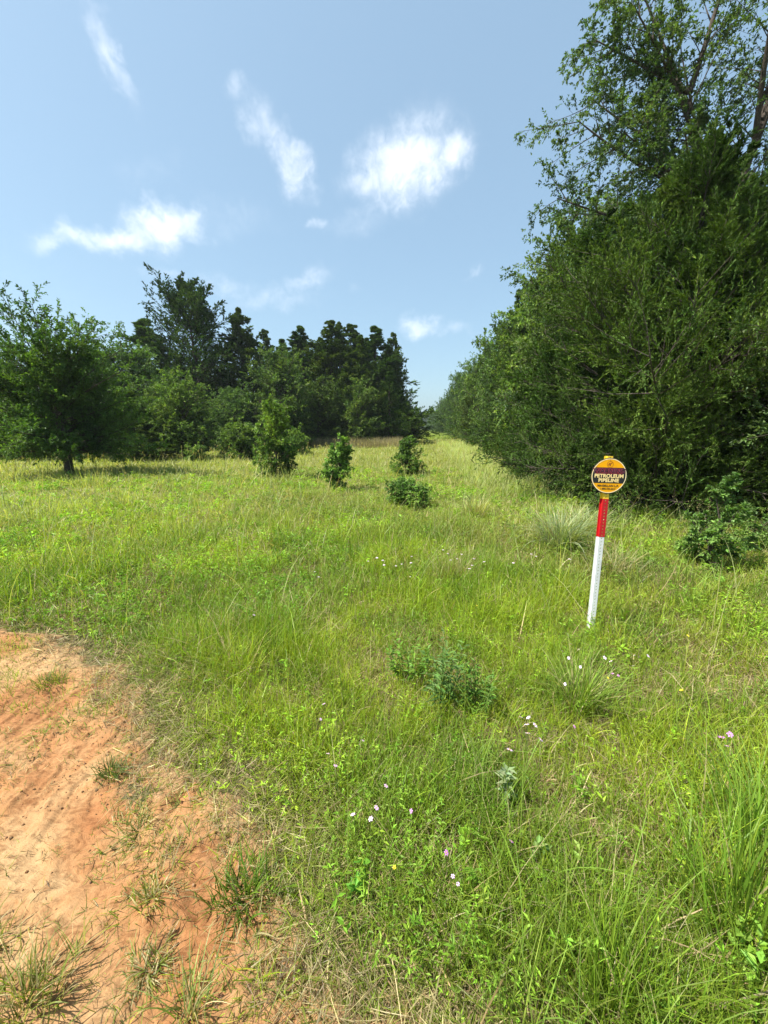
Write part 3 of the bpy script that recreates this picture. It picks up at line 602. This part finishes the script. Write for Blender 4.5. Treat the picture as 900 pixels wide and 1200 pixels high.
LT = [('c', -14.62, 19.03, 3.57, 1.4, 'dark narrow young cedar just right of the spreading tree'),
 ('b', -12.71, 20.36, 4.76, 2.1, 'medium round broad leaved tree right of the narrow young cedar'),
 ('b', -20.92, 26.80, 7.92, 3.9, 'broad green tree whose top shows behind the young cedar'),
 ('o', -19.98, 34.65, 14.3, 5.0, 'tallest airy cedar of the left wood with sky showing through its top'),
 ('c', -23.6, 33.65, 11.2, 3.6, 'dark cedar on the left shoulder of the tallest airy one'),
 ('c', -16.4, 36.40, 12.6, 2.8, 'dark cedar on the right shoulder of the tallest airy one'),
 ('b', -11.43, 32.02, 8.4, 3.3, 'rounded dull green tree before the pointed cedars'),
 ('s', -9.38, 19.90, 2.3, 1.29, 'light green bush left behind the tallest meadow sapling'),
 ('s', -7.38, 22.84, 1.8, 1.0, 'light green bush right behind the tallest meadow sapling'),
 ('s', -10.9, 18.28, 1.0, 0.6, 'small bush in the grass before the round broad leaved tree'),
 ('c', -11.92, 40.27, 12.0, 2.99, 'first pointed cedar top right of the rounded dull green tree'),
 ('c', -8.60, 39.06, 12.1, 3.25, 'tall double shouldered pointed cedar in the middle of the left wood'),
 ('c', -7.2, 42.32, 12.6, 2.86, 'pointed cedar just right of the double shouldered one'),
 ('c', -4.82, 42.73, 12.4, 3.12, 'last tall pointed cedar before the wood slopes down to the strip'),
 ('c', -5.9, 38.59, 9.8, 2.4, 'shorter cedar before the last two tall pointed ones'),
 ('c', -3.3, 43.0, 10.4, 2.60, 'cedar on the falling right shoulder of the left wood'),
 ('c', -2.9, 37.5, 7.6, 1.6, 'lower cedar closing the right corner of the left wood'),
 ('c', -10.3, 41.5, 11.1, 2.3, 'cedar filling between the first pointed one and the double shouldered one'),
 ('c', -6.2, 41.0, 11.2, 2.3, 'cedar filling between the two pointed ones near the right corner'),
 ('c', -14.3, 41.5, 11.0, 2.5, 'cedar rising behind the rounded dull green tree, left of the first pointed one'),
 ('c', -12.9, 44.5, 11.6, 2.4, 'cedar top just showing left of the first pointed one'),
 ('b', -9.17, 35.85, 6.23, 3.0, 'dark broad leaved tree at the foot of the pointed cedars'),
 ('b', -5.56, 35.57, 6.2, 2.5, 'dark broad leaved tree near the right corner of the left wood'),
 ('b', -19.29, 18.4, 2.9, 2.2, 'low light tree half hidden behind the spreading tree'),
 ('b', -22.5, 19.0, 3.2, 2.3, 'low tree at the left picture edge behind the spreading tree'),
 ('b', -25.52, 25.40, 6.25, 3.7, 'green tree seen through the spreading tree crown'),
 ('b', -26.41, 30.04, 8.19, 3.9, 'tree top between the spreading tree and the broad green tree'),
 ('c', -37.85, 32.67, 9.0, 4.0, 'distant dark cedar at the far left edge'),
 ('c', -13.6, 38.5, 9.2, 2.6, 'cedar filling the gap behind the rounded dull green tree'),
 ('b', -15.2, 31.0, 5.2, 2.6, 'low broad leaved tree under the right shoulder cedar'),
 ('b', -16.8, 24.5, 4.6, 2.2, 'bushy tree between the round tree and the tall airy cedar'),
 ('s', -13.2, 27.5, 2.4, 1.6, 'undergrowth bush under the rounded dull green tree')]
CN = dict(c=('cedar_tree', cv, 10, (2.3, 2.0, 2.6)), b=('broadleaf_tree', bv, 8, (3.0, 2.7, 3.2)), s=('bush', sv, 2.1, (1.2, 1.1)), o=('cedar_tree', [ov], 14, (4.6,)))
for i, (k, x, y, H, w_, lab) in enumerate(LT):
    nm, vs, h0, ws = CN[k]; j = i % len(vs); H = H * (.95 if k in 'co' else .96); w_ = w_ * ((1.5 if x < -4 else 1.0) if k == 'c' else .95)
    copyp(nm, vs[j], h0, x, y, H, w_, ws[j], lab, 'bush' if k == 's' else 'tree')
# back rows of the left wood, hardly told apart
for i in range(15):
    x = -44 + i * 2.9; y = 48 - .2 * i + (i % 3) * 2.0
    copyp('cedar_tree', cv[i % 3], 10, x, y, (11.2 if i > 8 else 10) + 1.8 * ((i * 7) % 5) / 4, 3.3, ws_ if (ws_ := (2.3, 2.0, 2.6)[i % 3]) else 1, 'dark tree in the back row of the left wood, only bits showing', 'tree', 'back row trees of the left wood')
for i in range(16):
    y = 50 + 7 * i + i * i * 1.1; x = -4.6 - (i % 2) * 1.2
    copyp('cedar_tree', cv[i % 3], 10, x, y, 10.5 + (i * 5 % 4) * .5, 2.9, (2.3, 2.0, 2.6)[i % 3], 'dark tree along the left side of the narrow strip', 'tree', 'trees lining the left side of the strip')
# right wall going off
RT = [('b', 6.2, 18.6, 8.6, 2.7, 'light green tree next beyond the lumpy crowned oak'), ('c', 4.9, 17.2, 5.6, 1.7, 'low cedar at the wood edge beyond the second cedar'),
 ('c', 5.6, 21.5, 8.8, 2.1, 'cedar bulging at the wood edge in the middle of the right wall'), ('b', 6.8, 24.0, 9.8, 3.0, 'big rounded tree top in the middle of the right wall'),
 ('b', 5.5, 27.0, 6.6, 2.2, 'lower bright green tree at the foot of the right wall'), ('c', 6.8, 30.0, 11.0, 2.6, 'pointed dark tree top notching the skyline of the right wall'),
 ('b', 6.6, 34.5, 10.6, 3.0, 'rounded tree on the falling skyline of the right wall'), ('c', 5.5, 38.5, 7.8, 2.1, 'cedar at the wood edge where the strip narrows'),
 ('b', 6.8, 44.0, 9.6, 3.0, 'paler green tree on the right wall far down the strip')]
for i, (k, x, y, H, w_, lab) in enumerate(RT):
    nm, vs, h0, ws = CN[k]; j = (i + 1) % len(vs); copyp(nm, vs[j], h0, x, y, H, w_, ws[j], lab, 'tree')
for i in range(18):
    y = 50 + 6.5 * i + i * i * 1.15; x = 6.9 + (i % 2) * .8
    k = 'bcb'[i % 3]; nm, vs, h0, ws = CN[k]; copyp(nm, vs[i % 3], h0, x, y, 9.6 + (i * 5 % 4) * .7, 3.2, ws[i % 3], 'far tree in the right wall of the strip, hazy with distance', 'tree', 'far trees of the right wall')
for i in range(13):
    y = 13 + i * 3.9; x = 9.8 + (i % 3) * 1.4
    k = 'bc'[i % 2]; nm, vs, h0, ws = CN[k]; copyp(nm, vs[i % 3], h0, x, y, 8.6 + (i * 5 % 4) * .5, 3.2, ws[i % 3], 'tree deeper inside the right wood, behind the front row', 'tree', 'inner trees of the right wood')
for i, (x, y, H) in enumerate([(10.5, 7.0, 7.5), (12.5, 10.0, 8.5), (9.2, 5.2, 6.0), (8.0, 8.2, 5.0)]):
    copyp('cedar_tree', cv[i % 3], 10, x, y, H, 2.4, (2.3, 2.0, 2.6)[i % 3], 'dark cedar in the shade behind the oak at the right edge', 'tree', 'shaded cedars behind the right edge oak')
for i, (x, y, s) in enumerate([(4.0, 15.3, .55), (4.2, 19.3, .6), (4.4, 24.5, .7), (4.6, 31, .9)]):
    copyp('bush', sv[i % 2], 2.1, x, y, 2.1 * s, 1.2 * s, 1.2, ['low bush at the wood foot below the low cedar', 'low bush before the bulging cedar', 'bush before the lower bright green tree', 'farthest bush at the foot of the right wall'][i], 'bush')
# far wood closing the view behind everything
fb = Bag(); n = 60000
x = rnd(n, -420, 420); y = 330 + 60 * rnd(n) + .15 * np.abs(x); top = 11 + 5 * fbm(x * .08, x * 0 + 3, 200, 4); z = top * rnd(n) ** .7
D = unit(R.normal(0, 1, (n, 3))); fb.add(leaves(np.stack([x, y, z], -1), D, unit(R.normal(0, 1, (n, 3))), rnd(n, 1.2, 2.6), rnd(n, .8, 1.6), np.array([.05, .08, .03]) * R.lognormal(0, .25, (n, 1))))
tag(link('far_woods', fb.mesh('far_woods', M_leaf)), 'distant wood closing the end of the strip', 'woods', kind='stuff')

# ------------------------------------------------------------------ marker post and sign
def solid(name, rgb, rough=.45, spec=.5): return plain(name, rgb, rough, spec, .05, 60, .04)
M_white = plain('white_post_paint', (.64, .65, .65), .5, .4, .1, 14, .12); M_red = plain('red_post_paint', (.45, .007, .012), .4, .5, .05, 30, .12)
M_yel = plain('yellow_post_paint', (.80, .52, .03), .45, .5, .05, 30, .08); M_org = plain('orange_yellow_sign_face', (.84, .37, .002), .6, .2, .03, 12, .05)
M_blk = plain('black_print', (.012, .011, .012), .4, .5, 0, 20, .2); M_mar = plain('faded_maroon_print', (.19, .012, .022), .45, .4, 0, 20, .2)
M_marl = plain('dark_maroon_lettering', (.012, .004, .006), .45, .4, 0, 20, .2)
M_cream = plain('cream_lettering', (.88, .66, .28), .5, .4, 0, 30, .06); M_rim = plain('pale_rim_ring', (.88, .75, .42), .5, .4, 0, 30, .06)
SX, SY = 1.395, 2.97
def facing(x, y): return math.atan2(y, x) - PI / 2   # local -Y axis looks at the origin
sgn = empty('pipeline_marker', (SX, SY, gzf(SX, SY)), facing(SX, SY))
sgn.rotation_euler = (rad(-4.0), rad(1.4), rad(4))
tag(sgn, 'round orange and black petroleum pipeline warning sign on a perforated white post with red band', 'sign')
import bmesh
def boxm(bm, c, s):
    v = [bm.verts.new((c[0] + s[0] * i / 2, c[1] + s[1] * j / 2, c[2] + s[2] * k / 2)) for i in (-1, 1) for j in (-1, 1) for k in (-1, 1)]
    for f in ((0, 1, 3, 2), (4, 6, 7, 5), (0, 4, 5, 1), (2, 3, 7, 6), (0, 2, 6, 4), (1, 5, 7, 3)): bm.faces.new([v[i] for i in f])
def done(bm, name, mats, parent, bevel=0):
    bmesh.ops.recalc_face_normals(bm, faces=bm.faces)
    if bevel: bmesh.ops.bevel(bm, geom=list(bm.edges), offset=bevel, segments=2, affect='EDGES')
    me = bpy.data.meshes.new(name); bm.to_mesh(me); bm.free()
    me.materials.append(mats); return link(name, me, parent)
def channel(z0, z1, wdt, grow, name, m):
    """U channel with a row of round holes down its web; web faces -Y"""
    bm = bmesh.new(); pitch = .0254; th = .003; hw = wdt / 2 + grow; n = max(1, int(round((z1 - z0) / pitch))); p = (z1 - z0) / n; y0 = -grow; S = 8
    hr = .0048
    for k in range(n):
        zc = z0 + (k + .5) * p; inner = []; 
        for yy in (y0, y0 + th):
            inner.append([bm.verts.new((hr * math.sin(2 * PI * q / S), yy, zc + hr * math.cos(2 * PI * q / S))) for q in range(S)])
        def rect(x, z): return x * .011, zc + z * p / 2
        cor = []
        for yy in (y0, y0 + th):
            r = []
            for q in range(S):
                a = 2 * PI * q / S; sx, sz = math.sin(a), math.cos(a); mm = max(abs(sx), abs(sz))
                r.append(bm.verts.new((sx / mm * .011 if abs(sx) > abs(sz) else sx / mm * .011, yy, zc + sz / mm * p / 2)))
            cor.append(r)
        for q in range(S):
            q2 = (q + 1) % S
            bm.faces.new([inner[0][q], inner[0][q2], cor[0][q2], cor[0][q]]); bm.faces.new([inner[1][q2], inner[1][q], cor[1][q], cor[1][q2]]); bm.faces.new([inner[0][q2], inner[0][q], inner[1][q], inner[1][q2]])
    # corner fill of cells + side strips of the web, flanges and lips
    for s in (-1, 1):
        boxm(bm, (s * (.011 + hw) / 2, y0 + th / 2, (z0 + z1) / 2), (hw - .011, th, z1 - z0))
        boxm(bm, (s * (hw - th / 2), y0 + th + .011, (z0 + z1) / 2), (th, .022, z1 - z0))
        boxm(bm, (s * (hw + .005 - th / 2), y0 + th + .0235, (z0 + z1) / 2), (.013, th, z1 - z0))
    return done(bm, name, m, sgn)
channel(-.15, .775, .039, 0, 'post', M_white); channel(.775, 1.07, .0405, .0012, 'red_band', M_red); channel(1.07, 1.392, .0395, .0006, 'yellow_top', M_yel)
ZC = 1.245 - 0.0; YF = -.012
face = empty_ = None
def disc(name, r, y, t, m, parent, seg=72, r_in=0):
    bm = bmesh.new()
    th = [2 * PI * i / seg for i in range(seg)]
    def ring(rr, yy): return [bm.verts.new((rr * math.sin(a), yy, ZC + rr * math.cos(a))) for a in th]
    o0, o1 = ring(r, y - t), ring(r, y)
    if r_in: i0, i1 = ring(r_in, y - t), ring(r_in, y)
    for i in range(seg):
        j = (i + 1) % seg; bm.faces.new([o0[i], o0[j], o1[j], o1[i]])
        if r_in: bm.faces.new([i0[i], i1[i], i1[j], i0[j]]); bm.faces.new([o0[i], i0[i], i0[j], o0[j]]); bm.faces.new([o1[i], o1[j], i1[j], i1[i]])
    if not r_in: bm.faces.new(o0); bm.faces.new(o1[::-1])
    return done(bm, name, m, parent)
RD = .152
plate = disc('sign_plate', RD, YF, .0035, M_blk, sgn)
plate.scale = (.885, .885, .885); plate.location = (0, .006, ZC * .115)
disc('sign_face', RD - .006, YF - .004, .0004, M_org, plate)
disc('rim_line', RD - .0065, YF - .0048, .0004, M_rim, plate, r_in=RD - .0125)
def band(name, z0, z1, m, y, inset=.0135, xmax=None):
    bm = bmesh.new(); r = RD - inset; vs = []
    zs = np.linspace(z0, z1, 14)
    fr = [(min(xmax or 9, math.sqrt(r * r - z * z)), z) for z in zs]
    pts = fr + [(-x, z) for x, z in fr[::-1]]
    a = [bm.verts.new((x, y, ZC + z)) for x, z in pts]; b = [bm.verts.new((x, y + .0003, ZC + z)) for x, z in pts]
    bm.faces.new(a); bm.faces.new(b[::-1])
    for i in range(len(a)): bm.faces.new([a[i], b[i], b[(i + 1) % len(a)], a[(i + 1) % len(a)]])
    return done(bm, name, m, plate)
band('black_band', -.062, .070, M_blk, YF - .0052)
band('maroon_panel', .016, .064, M_mar, YF - .0056, xmax=.112)
def text(name, s, size, z, m, y, sx=1., bold=.0, sp=1.):
    cu = bpy.data.curves.new(name, 'FONT'); cu.body = s; cu.size = size; cu.align_x = 'CENTER'; cu.align_y = 'CENTER'; cu.extrude = .0002; cu.offset = bold; cu.space_character = sp
    t = bpy.data.objects.new(name, cu); col.objects.link(t); dg = bpy.context.evaluated_depsgraph_get()
    me = bpy.data.meshes.new_from_object(t.evaluated_get(dg)); bpy.data.objects.remove(t)
    me.transform(Matrix.Translation((0, y, ZC + z)) @ Matrix.Rotation(PI / 2, 4, 'X') @ Matrix.Diagonal((sx, 1, 1, 1)))
    me.materials.clear(); me.materials.append(m); me.name = name
    return link(name, me, plate)
text('warning_outline', 'WARNING', .055, .040, M_cream if False else plain('dull_red_outline', (.42, .09, .16), .5, .4), YF - .0062, 1.02, .0020)
text('warning_lettering', 'WARNING', .055, .040, M_marl, YF - .0068, 1.02, .0006)
text('petroleum_lettering', 'PETROLEUM', .0415, -.002, M_cream, YF - .0060, 1.05, .0016, 1.03)
text('pipeline_lettering', 'PIPELINE', .0415, -.039, M_cream, YF - .0060, 1.05, .0016, 1.05)
text('owner_lettering', 'MAGELLAN L.P.', .023, -.084, M_blk, YF - .0056, 1.15, .0006)
text('number_lettering', '1-800-720-2417', .020, -.110, M_blk, YF - .0056, 1., .0004)
# small round emblem
bm = bmesh.new(); seg = 32; cz = ZC + .098
def rg(r0, r1):
    a = [bm.verts.new((r0 * math.sin(2 * PI * i / seg), YF - .0056, cz + r0 * math.cos(2 * PI * i / seg))) for i in range(seg)]
    b = [bm.verts.new((r1 * math.sin(2 * PI * i / seg), YF - .0056, cz + r1 * math.cos(2 * PI * i / seg))) for i in range(seg)]
    for i in range(seg): bm.faces.new([a[i], a[(i + 1) % seg], b[(i + 1) % seg], b[i]])
rg(.024, .0265)
def poly(pts): bm.faces.new([bm.verts.new((x, YF - .0058, cz + z)) for x, z in pts])
poly([(-.004, .0262), (0, .036), (.004, .0262)]); poly([(-.016, -.002), (-.004, .014), (0, .011), (-.011, -.004)]); poly([(-.002, .004), (.014, .016), (.017, .012), (.002, 0)]); poly([(-.003, 0), (.002, -.017), (.006, -.014), (.003, .002)]); poly([(-.017, -.006), (-.003, -.004), (-.003, -.008), (-.013, -.012)])
done(bm, 'emblem', plain('dark_red_print', (.22, .02, .012), .5, .4), plate)

# ------------------------------------------------------------------ wild flowers
M_pw = plain('white_petals', (.64, .52, .66), .6, .3, 0, 30, .05); M_pp = plain('pink_petals', (.50, .20, .50), .6, .3, 0, 30, .1); M_py = plain('yellow_petals', (.75, .62, .03), .6, .3, 0, 30, .1)
M_cen = plain('flower_centre', (.45, .32, .08), .7, .3)
def blossom(npet, r, m, tilt, h):
    bm = bmesh.new()
    for i in range(npet):
        a = 2 * PI * i / npet + R.normal(0, .08); ca, sa = math.cos(a), math.sin(a); wv = r * 1.9 / npet
        q = [(.1 * r, 0, 0), (.62 * r, -wv, .1 * r), (r, -wv * .45, .0), (r, wv * .45, .0), (.62 * r, wv, .1 * r)]
        bm.faces.new([bm.verts.new((x * ca - y * sa, x * sa + y * ca, z + .18 * r)) for x, y, z in q])
    me = bpy.data.meshes.new('petals'); bm.to_mesh(me); bm.free()
    me.transform(Matrix.Translation((.02, 0, h)) @ Matrix.Rotation(tilt, 4, 'X')); me.materials.append(m)
    bm = bmesh.new(); bmesh.ops.create_uvsphere(bm, u_segments=8, v_segments=5, radius=.24 * r)
    c = bpy.data.meshes.new('flower_centre'); bm.to_mesh(c); bm.free(); c.transform(Matrix.Translation((.02, 0, h)) @ Matrix.Rotation(tilt, 4, 'X') @ Matrix.Translation((0, 0, .2 * r))); c.materials.append(M_cen)
    V, F = path_tube([(0, 0, -.01), (.006, 0, h * .4), (.012, .004, h * .75), (.02, 0, h)], [.0016, .0015, .0013, .0012], 5)
    return me, c, mesh('stem', V, F, M_stem)
F = 455.; PT = rad(12.15); YW = rad(5.2)
def spot(px, py, z):
    """where the line of sight of the photograph's pixel meets the height z"""
    fw = np.array([-math.sin(YW) * math.cos(PT), math.cos(YW) * math.cos(PT), -math.sin(PT)]); rt = np.array([math.cos(YW), math.sin(YW), 0.]); up = np.cross(rt, fw)
    d = fw + rt * (px - 450) / F - up * (py - 600) / F; q = np.array([0, 0, 1.6]) + d * (z - 1.6) / d[2]
    return q[0], q[1]
FL = [('white', .014, .27, [(661, 765), (671, 759), (679, 764), (664, 769), (678, 779), (696, 772), (706, 774), (717, 773), (660, 798)], 'small white flower in the loose row below the foot of the sign post'),
 ('white', .015, .27, [(745, 764), (752, 770), (759, 766), (764, 757), (744, 779)], 'white flower in the tight group right of the sign post foot'),
 ('pink', .013, .25, [(718, 787), (722, 794)], 'tiny pink flower between the two white groups by the post'),
 ('white', .016, .24, [(619, 838), (614, 846), (621, 849), (627, 852)], 'white flower in the cluster halfway between centre weed and arching clump'),
 ('palepink', .018, .24, [(622, 860), (635, 871), (602, 878)], 'large pale pink flower hanging below the white central cluster'),
 ('pink', .017, .26, [(811, 835)], 'single pink flower in the grass left of the pink group by the right edge'),
 ('pink', .021, .26, [(848, 865), (851, 861)], 'large magenta pink flower of the group by the right edge'),
 ('pink', .015, .26, [(856, 857), (855, 879)], 'smaller pink flower beside the large magenta one'),
 ('pink', .013, .22, [(672, 852)], 'small pink flower at the foot of the arching clump'),
 ('palepink', .012, .2, [(382, 823), (374, 842), (388, 884), (396, 901), (427, 868)], 'pale pink flower scattered left of the central weed'),
 ('palepink', .012, .2, [(453, 922), (418, 953), (432, 954), (440, 948)], 'pale pink flower scattered below the central weed'),
 ('pink', .013, .2, [(480, 943)], 'brighter pink flower straight below the central weed'),
 ('pink', .011, .18, [(520, 1002), (604, 988)], 'small violet pink flower among the lower grass'),
 ('palepink', .010, .16, [(533, 1033), (527, 1021)], 'tiny pale flower of a pair near the bottom centre'),
 ('yellow', .009, .12, [(458, 1013)], 'tiny yellow flower low in the grass near the bottom'),
 ('palepink', .014, .2, [(207, 684), (297, 723), (275, 733)], 'pale flower in the meadow beyond the orange soil'),
 ('white', .018, .26, [(433, 657), (447, 655), (449, 662), (463, 661), (480, 657), (484, 653), (526, 651), (530, 655), (555, 662), (552, 668), (568, 656), (482, 675), (370, 670), (375, 677), (440, 653), (470, 659), (536, 655), (518, 645), (541, 648), (557, 653)], 'tiny white flower in the sprinkled band across mid meadow'),
 ('white', .02, .3, [(628, 652), (624, 650), (600, 661), (668, 655)], 'white flower below the big pale silvery clump'),
 ('yellow', .012, .25, [(711, 797 - 2), (798, 807), (806, 744), (560, 709), (640, 744), (707, 748)], 'tiny yellow flower in the grass around the post')]
mm = dict(white=M_pw, pink=M_pp, palepink=plain('pale_pink_petals', (.60, .40, .60), .6, .3, 0, 30, .08), yellow=M_py)
cache = {}
for colr, r, h, pts, lab in FL:
    for i, (px, py) in enumerate(pts):
        key = (colr, r, h)
        if key not in cache: cache[key] = blossom(6 if colr != 'yellow' else 5, r, mm[colr], R.normal(.25, .2), h)
        pe, ce, st = cache[key]; x, y = spot(px, py, h); s = R.uniform(.5, .85)
        x -= 0; root = empty('wildflower', (x, y, gzf(x, y)), rnd(1, 0, 6.3)[0]); root.scale = (s, s, R.uniform(.9, 1.05))
        tag(root, lab, 'flower', (lab.split(' flower')[0] + ' flowers, set ' + str(len(pts))) if False else ('wildflowers: ' + lab) if len(pts) > 1 else None)
        link('petals', pe, root); link('flower_centre', ce, root); link('stem', st, root)

# ------------------------------------------------------------------ haze
bm = bmesh.new(); boxm(bm, (0, 0, 10), (2040, 2040, 24)); bmesh.ops.recalc_face_normals(bm, faces=bm.faces)
me = bpy.data.meshes.new('haze'); bm.to_mesh(me); bm.free()
m, nt, N, L = mat('haze_air'); o_ = N.new('ShaderNodeOutputMaterial'); pv = N.new('ShaderNodeVolumePrincipled')
pv.inputs['Density'].default_value = .00035; pv.inputs['Color'].default_value = (.82, .9, 1, 1); pv.inputs['Anisotropy'].default_value = .2
L.new(pv.outputs[0], o_.inputs['Volume']); me.materials.append(m)
tag(link('haze', me), 'thin pale summer haze lying over the whole scene', 'haze', kind='stuff')

# ------------------------------------------------------------------ sky, sun
SUN_EL, SUN_AZ = rad(59), rad(-110)          # azimuth measured from +Y towards +X
w_ = bpy.data.worlds.new('World'); sc.world = w_; w_.use_nodes = True
N = w_.node_tree.nodes; L = w_.node_tree.links; N.clear()
out = N.new('ShaderNodeOutputWorld'); bg = N.new('ShaderNodeBackground'); sky = N.new('ShaderNodeTexSky'); sky.sky_type = 'NISHITA'
sky.sun_disc = False; sky.sun_elevation = SUN_EL; sky.sun_rotation = SUN_AZ; sky.altitude = 100; sky.air_density = 1.0; sky.dust_density = 2.4; sky.ozone_density = 1.0
SKYS = .095; bg.inputs[1].default_value = SKYS
tc = N.new('ShaderNodeTexCoord'); sep = N.new('ShaderNodeSeparateXYZ'); L.new(tc.outputs['Generated'], sep.inputs[0])
def mth(op, a, b=None, c=None):
    n = N.new('ShaderNodeMath'); n.operation = op
    for i, v in enumerate((a, b, c)):
        if v is None: continue
        if isinstance(v, (int, float)): n.inputs[i].default_value = v
        else: L.new(v, n.inputs[i])
    return n.outputs[0]
az = mth('MULTIPLY', mth('ARCTAN2', sep.outputs[0], sep.outputs[1]), 180 / PI); el = mth('MULTIPLY', mth('ARCSINE', sep.outputs[2]), 180 / PI)
cmb = N.new('ShaderNodeCombineXYZ'); L.new(az, cmb.inputs[0]); L.new(el, cmb.inputs[1])
def nz(scale, det, ro, off, dist=0.):
    mp = N.new('ShaderNodeVectorMath'); mp.operation = 'ADD'; mp.inputs[1].default_value = off; L.new(cmb.outputs[0], mp.inputs[0])
    n = N.new('ShaderNodeTexNoise'); n.inputs['Scale'].default_value = scale; n.inputs['Detail'].default_value = det; n.inputs['Roughness'].default_value = ro; n.inputs['Distortion'].default_value = dist
    L.new(mp.outputs[0], n.inputs['Vector']); return n.outputs['Fac']
wx = mth('MULTIPLY', mth('SUBTRACT', nz(.22, 5, .6, (3, 7, 0)), .5), 7.); wy = mth('MULTIPLY', mth('SUBTRACT', nz(.22, 5, .6, (31, 17, 5)), .5), 5.)
AX = mth('ADD', az, wx); EL = mth('ADD', el, wy)
CL = [  # azimuth, elevation, radius along, radius across, tilt, density
 (-35.2, 33.4, 3.6, 1.2, -50, .6), (-22.6, 34.1, 1.6, 1.1, 0, .5), (-19.3, 31.8, 3.2, 1.9, -30, .6), (-16.6, 28.8, 3.0, 1.9, -35, .75), (-17.8, 30.3, 2.6, 1.6, -40, .55),
 (-2.6, 29.6, 6.2, 3.4, 14, 1.15), (-6.5, 28.2, 4.2, 2.0, 0, .75), (3.2, 30.4, 3.4, 2.0, 15, .8),
 (-31.5, 21.8, 4.6, 2.1, 12, 1.05), (-37.0, 20.0, 5.5, 1.4, 12, .9), (-41.5, 18.6, 3.6, .9, 12, .6), (-28.9, 22.9, 2.2, 1.6, 30, .8),
 (-13.6, 24.3, 1.8, .9, 10, .55), (-15.5, 18.3, 4.0, 1.5, 20, .5), (-25.5, 17.0, 4.5, 1.4, 0, .42), (-32.5, 17.0, 3.0, 1.0, 0, .35), (-20, 16, 7, 1.6, 5, .42), (-8, 25, 7, 2.2, 10, .33), (-24, 24, 8, 2.5, 0, .28), (-33, 26, 5, 2, 20, .25),
 (-.3, 13.4, 3.2, 1.3, 5, .7), (4.5, 12.9, 3.0, 1.0, 0, .4), (6.8, 19.3, 1.6, .7, 40, .4), (-9, 18, 2.0, .8, 10, .25)]
tot = None
for a0, e0, ra, rb, ti, den in CL:
    dx = mth('SUBTRACT', AX, a0 ); dy = mth('SUBTRACT', EL, e0); c_, s_ = math.cos(rad(ti)), math.sin(rad(ti))
    u = mth('DIVIDE', mth('ADD', mth('MULTIPLY', dx, c_), mth('MULTIPLY', dy, s_)), ra); v = mth('DIVIDE', mth('SUBTRACT', mth('MULTIPLY', dy, c_), mth('MULTIPLY', dx, s_)), rb)
    k = mth('MULTIPLY', mth('POWER', 2.718, mth('MULTIPLY', mth('ADD', mth('MULTIPLY', u, u), mth('MULTIPLY', v, v)), -1.)), den)
    tot = k if tot is None else mth('MAXIMUM', tot, k)
fine = nz(.62, 9, .62, (50, 9, 2), .6)
dens = mth('SUBTRACT', mth('MULTIPLY', tot, mth('ADD', mth('MULTIPLY', fine, 1.5), .3)), .10)
mrn = N.new('ShaderNodeMapRange'); mrn.interpolation_type = 'SMOOTHSTEP'; mrn.inputs[1].default_value = 0; mrn.inputs[2].default_value = 1.25; mrn.inputs[3].default_value = 0; mrn.inputs[4].default_value = .8
L.new(dens, mrn.inputs[0])
tnt = N.new('ShaderNodeMix'); tnt.data_type = 'RGBA'; tnt.blend_type = 'MULTIPLY'; tnt.inputs[0].default_value = 1; L.new(sky.outputs[0], tnt.inputs[6]); tnt.inputs[7].default_value = (1.10, 1.22, 1.15, 1)
pal = N.new('ShaderNodeMix'); pal.data_type = 'RGBA'; pal.inputs[0].default_value = .5; L.new(tnt.outputs[2], pal.inputs[6]); pal.inputs[7].default_value = (2.3, 3.35, 4.35, 1)
mx = N.new('ShaderNodeMix'); mx.data_type = 'RGBA'; L.new(mrn.outputs[0], mx.inputs[0]); L.new(pal.outputs[2], mx.inputs[6]); mx.inputs[7].default_value = (6.9, 7.2, 7.8, 1)
L.new(mx.outputs[2], bg.inputs[0]); L.new(bg.outputs[0], out.inputs[0])

sd = bpy.data.lights.new('sun', 'SUN'); sd.energy = 5.0; sd.angle = rad(.53); sd.color = (1., .95, .86)
so = bpy.data.objects.new('sun', sd); col.objects.link(so)
dirv = Vector((math.sin(SUN_AZ) * math.cos(SUN_EL), math.cos(SUN_AZ) * math.cos(SUN_EL), math.sin(SUN_EL)))
so.rotation_euler = dirv.to_track_quat('Z', 'Y').to_euler(); so.location = (0, 0, 30)

# ------------------------------------------------------------------ camera
cd = bpy.data.cameras.new('camera'); cam = bpy.data.objects.new('camera', cd); col.objects.link(cam); sc.camera = cam
cd.sensor_fit = 'VERTICAL'; cd.sensor_height = 36; cd.sensor_width = 27; cd.lens = 455 / 1200 * 36; cd.clip_start = .05; cd.clip_end = 5000
cam.location = (0, 0, 1.6); cam.rotation_euler = (PI / 2 - PT, 0, YW)

sc.render.engine = 'CYCLES'
cy = sc.cycles; cy.max_bounces = 6; cy.diffuse_bounces = 3; cy.glossy_bounces = 2; cy.transmission_bounces = 4; cy.transparent_max_bounces = 4; cy.volume_bounces = 0
cy.caustics_reflective = False; cy.caustics_refractive = False; cy.use_denoising = True; cy.use_adaptive_sampling = True; cy.adaptive_threshold = .01
try: cy.denoiser = 'OPENIMAGEDENOISE'; cy.denoising_input_passes = 'RGB_ALBEDO_NORMAL'
except Exception: pass
vs = sc.view_settings; vs.view_transform = 'Standard'; vs.look = 'None'; vs.exposure = 1.07; vs.gamma = 1; vs.use_curve_mapping = False
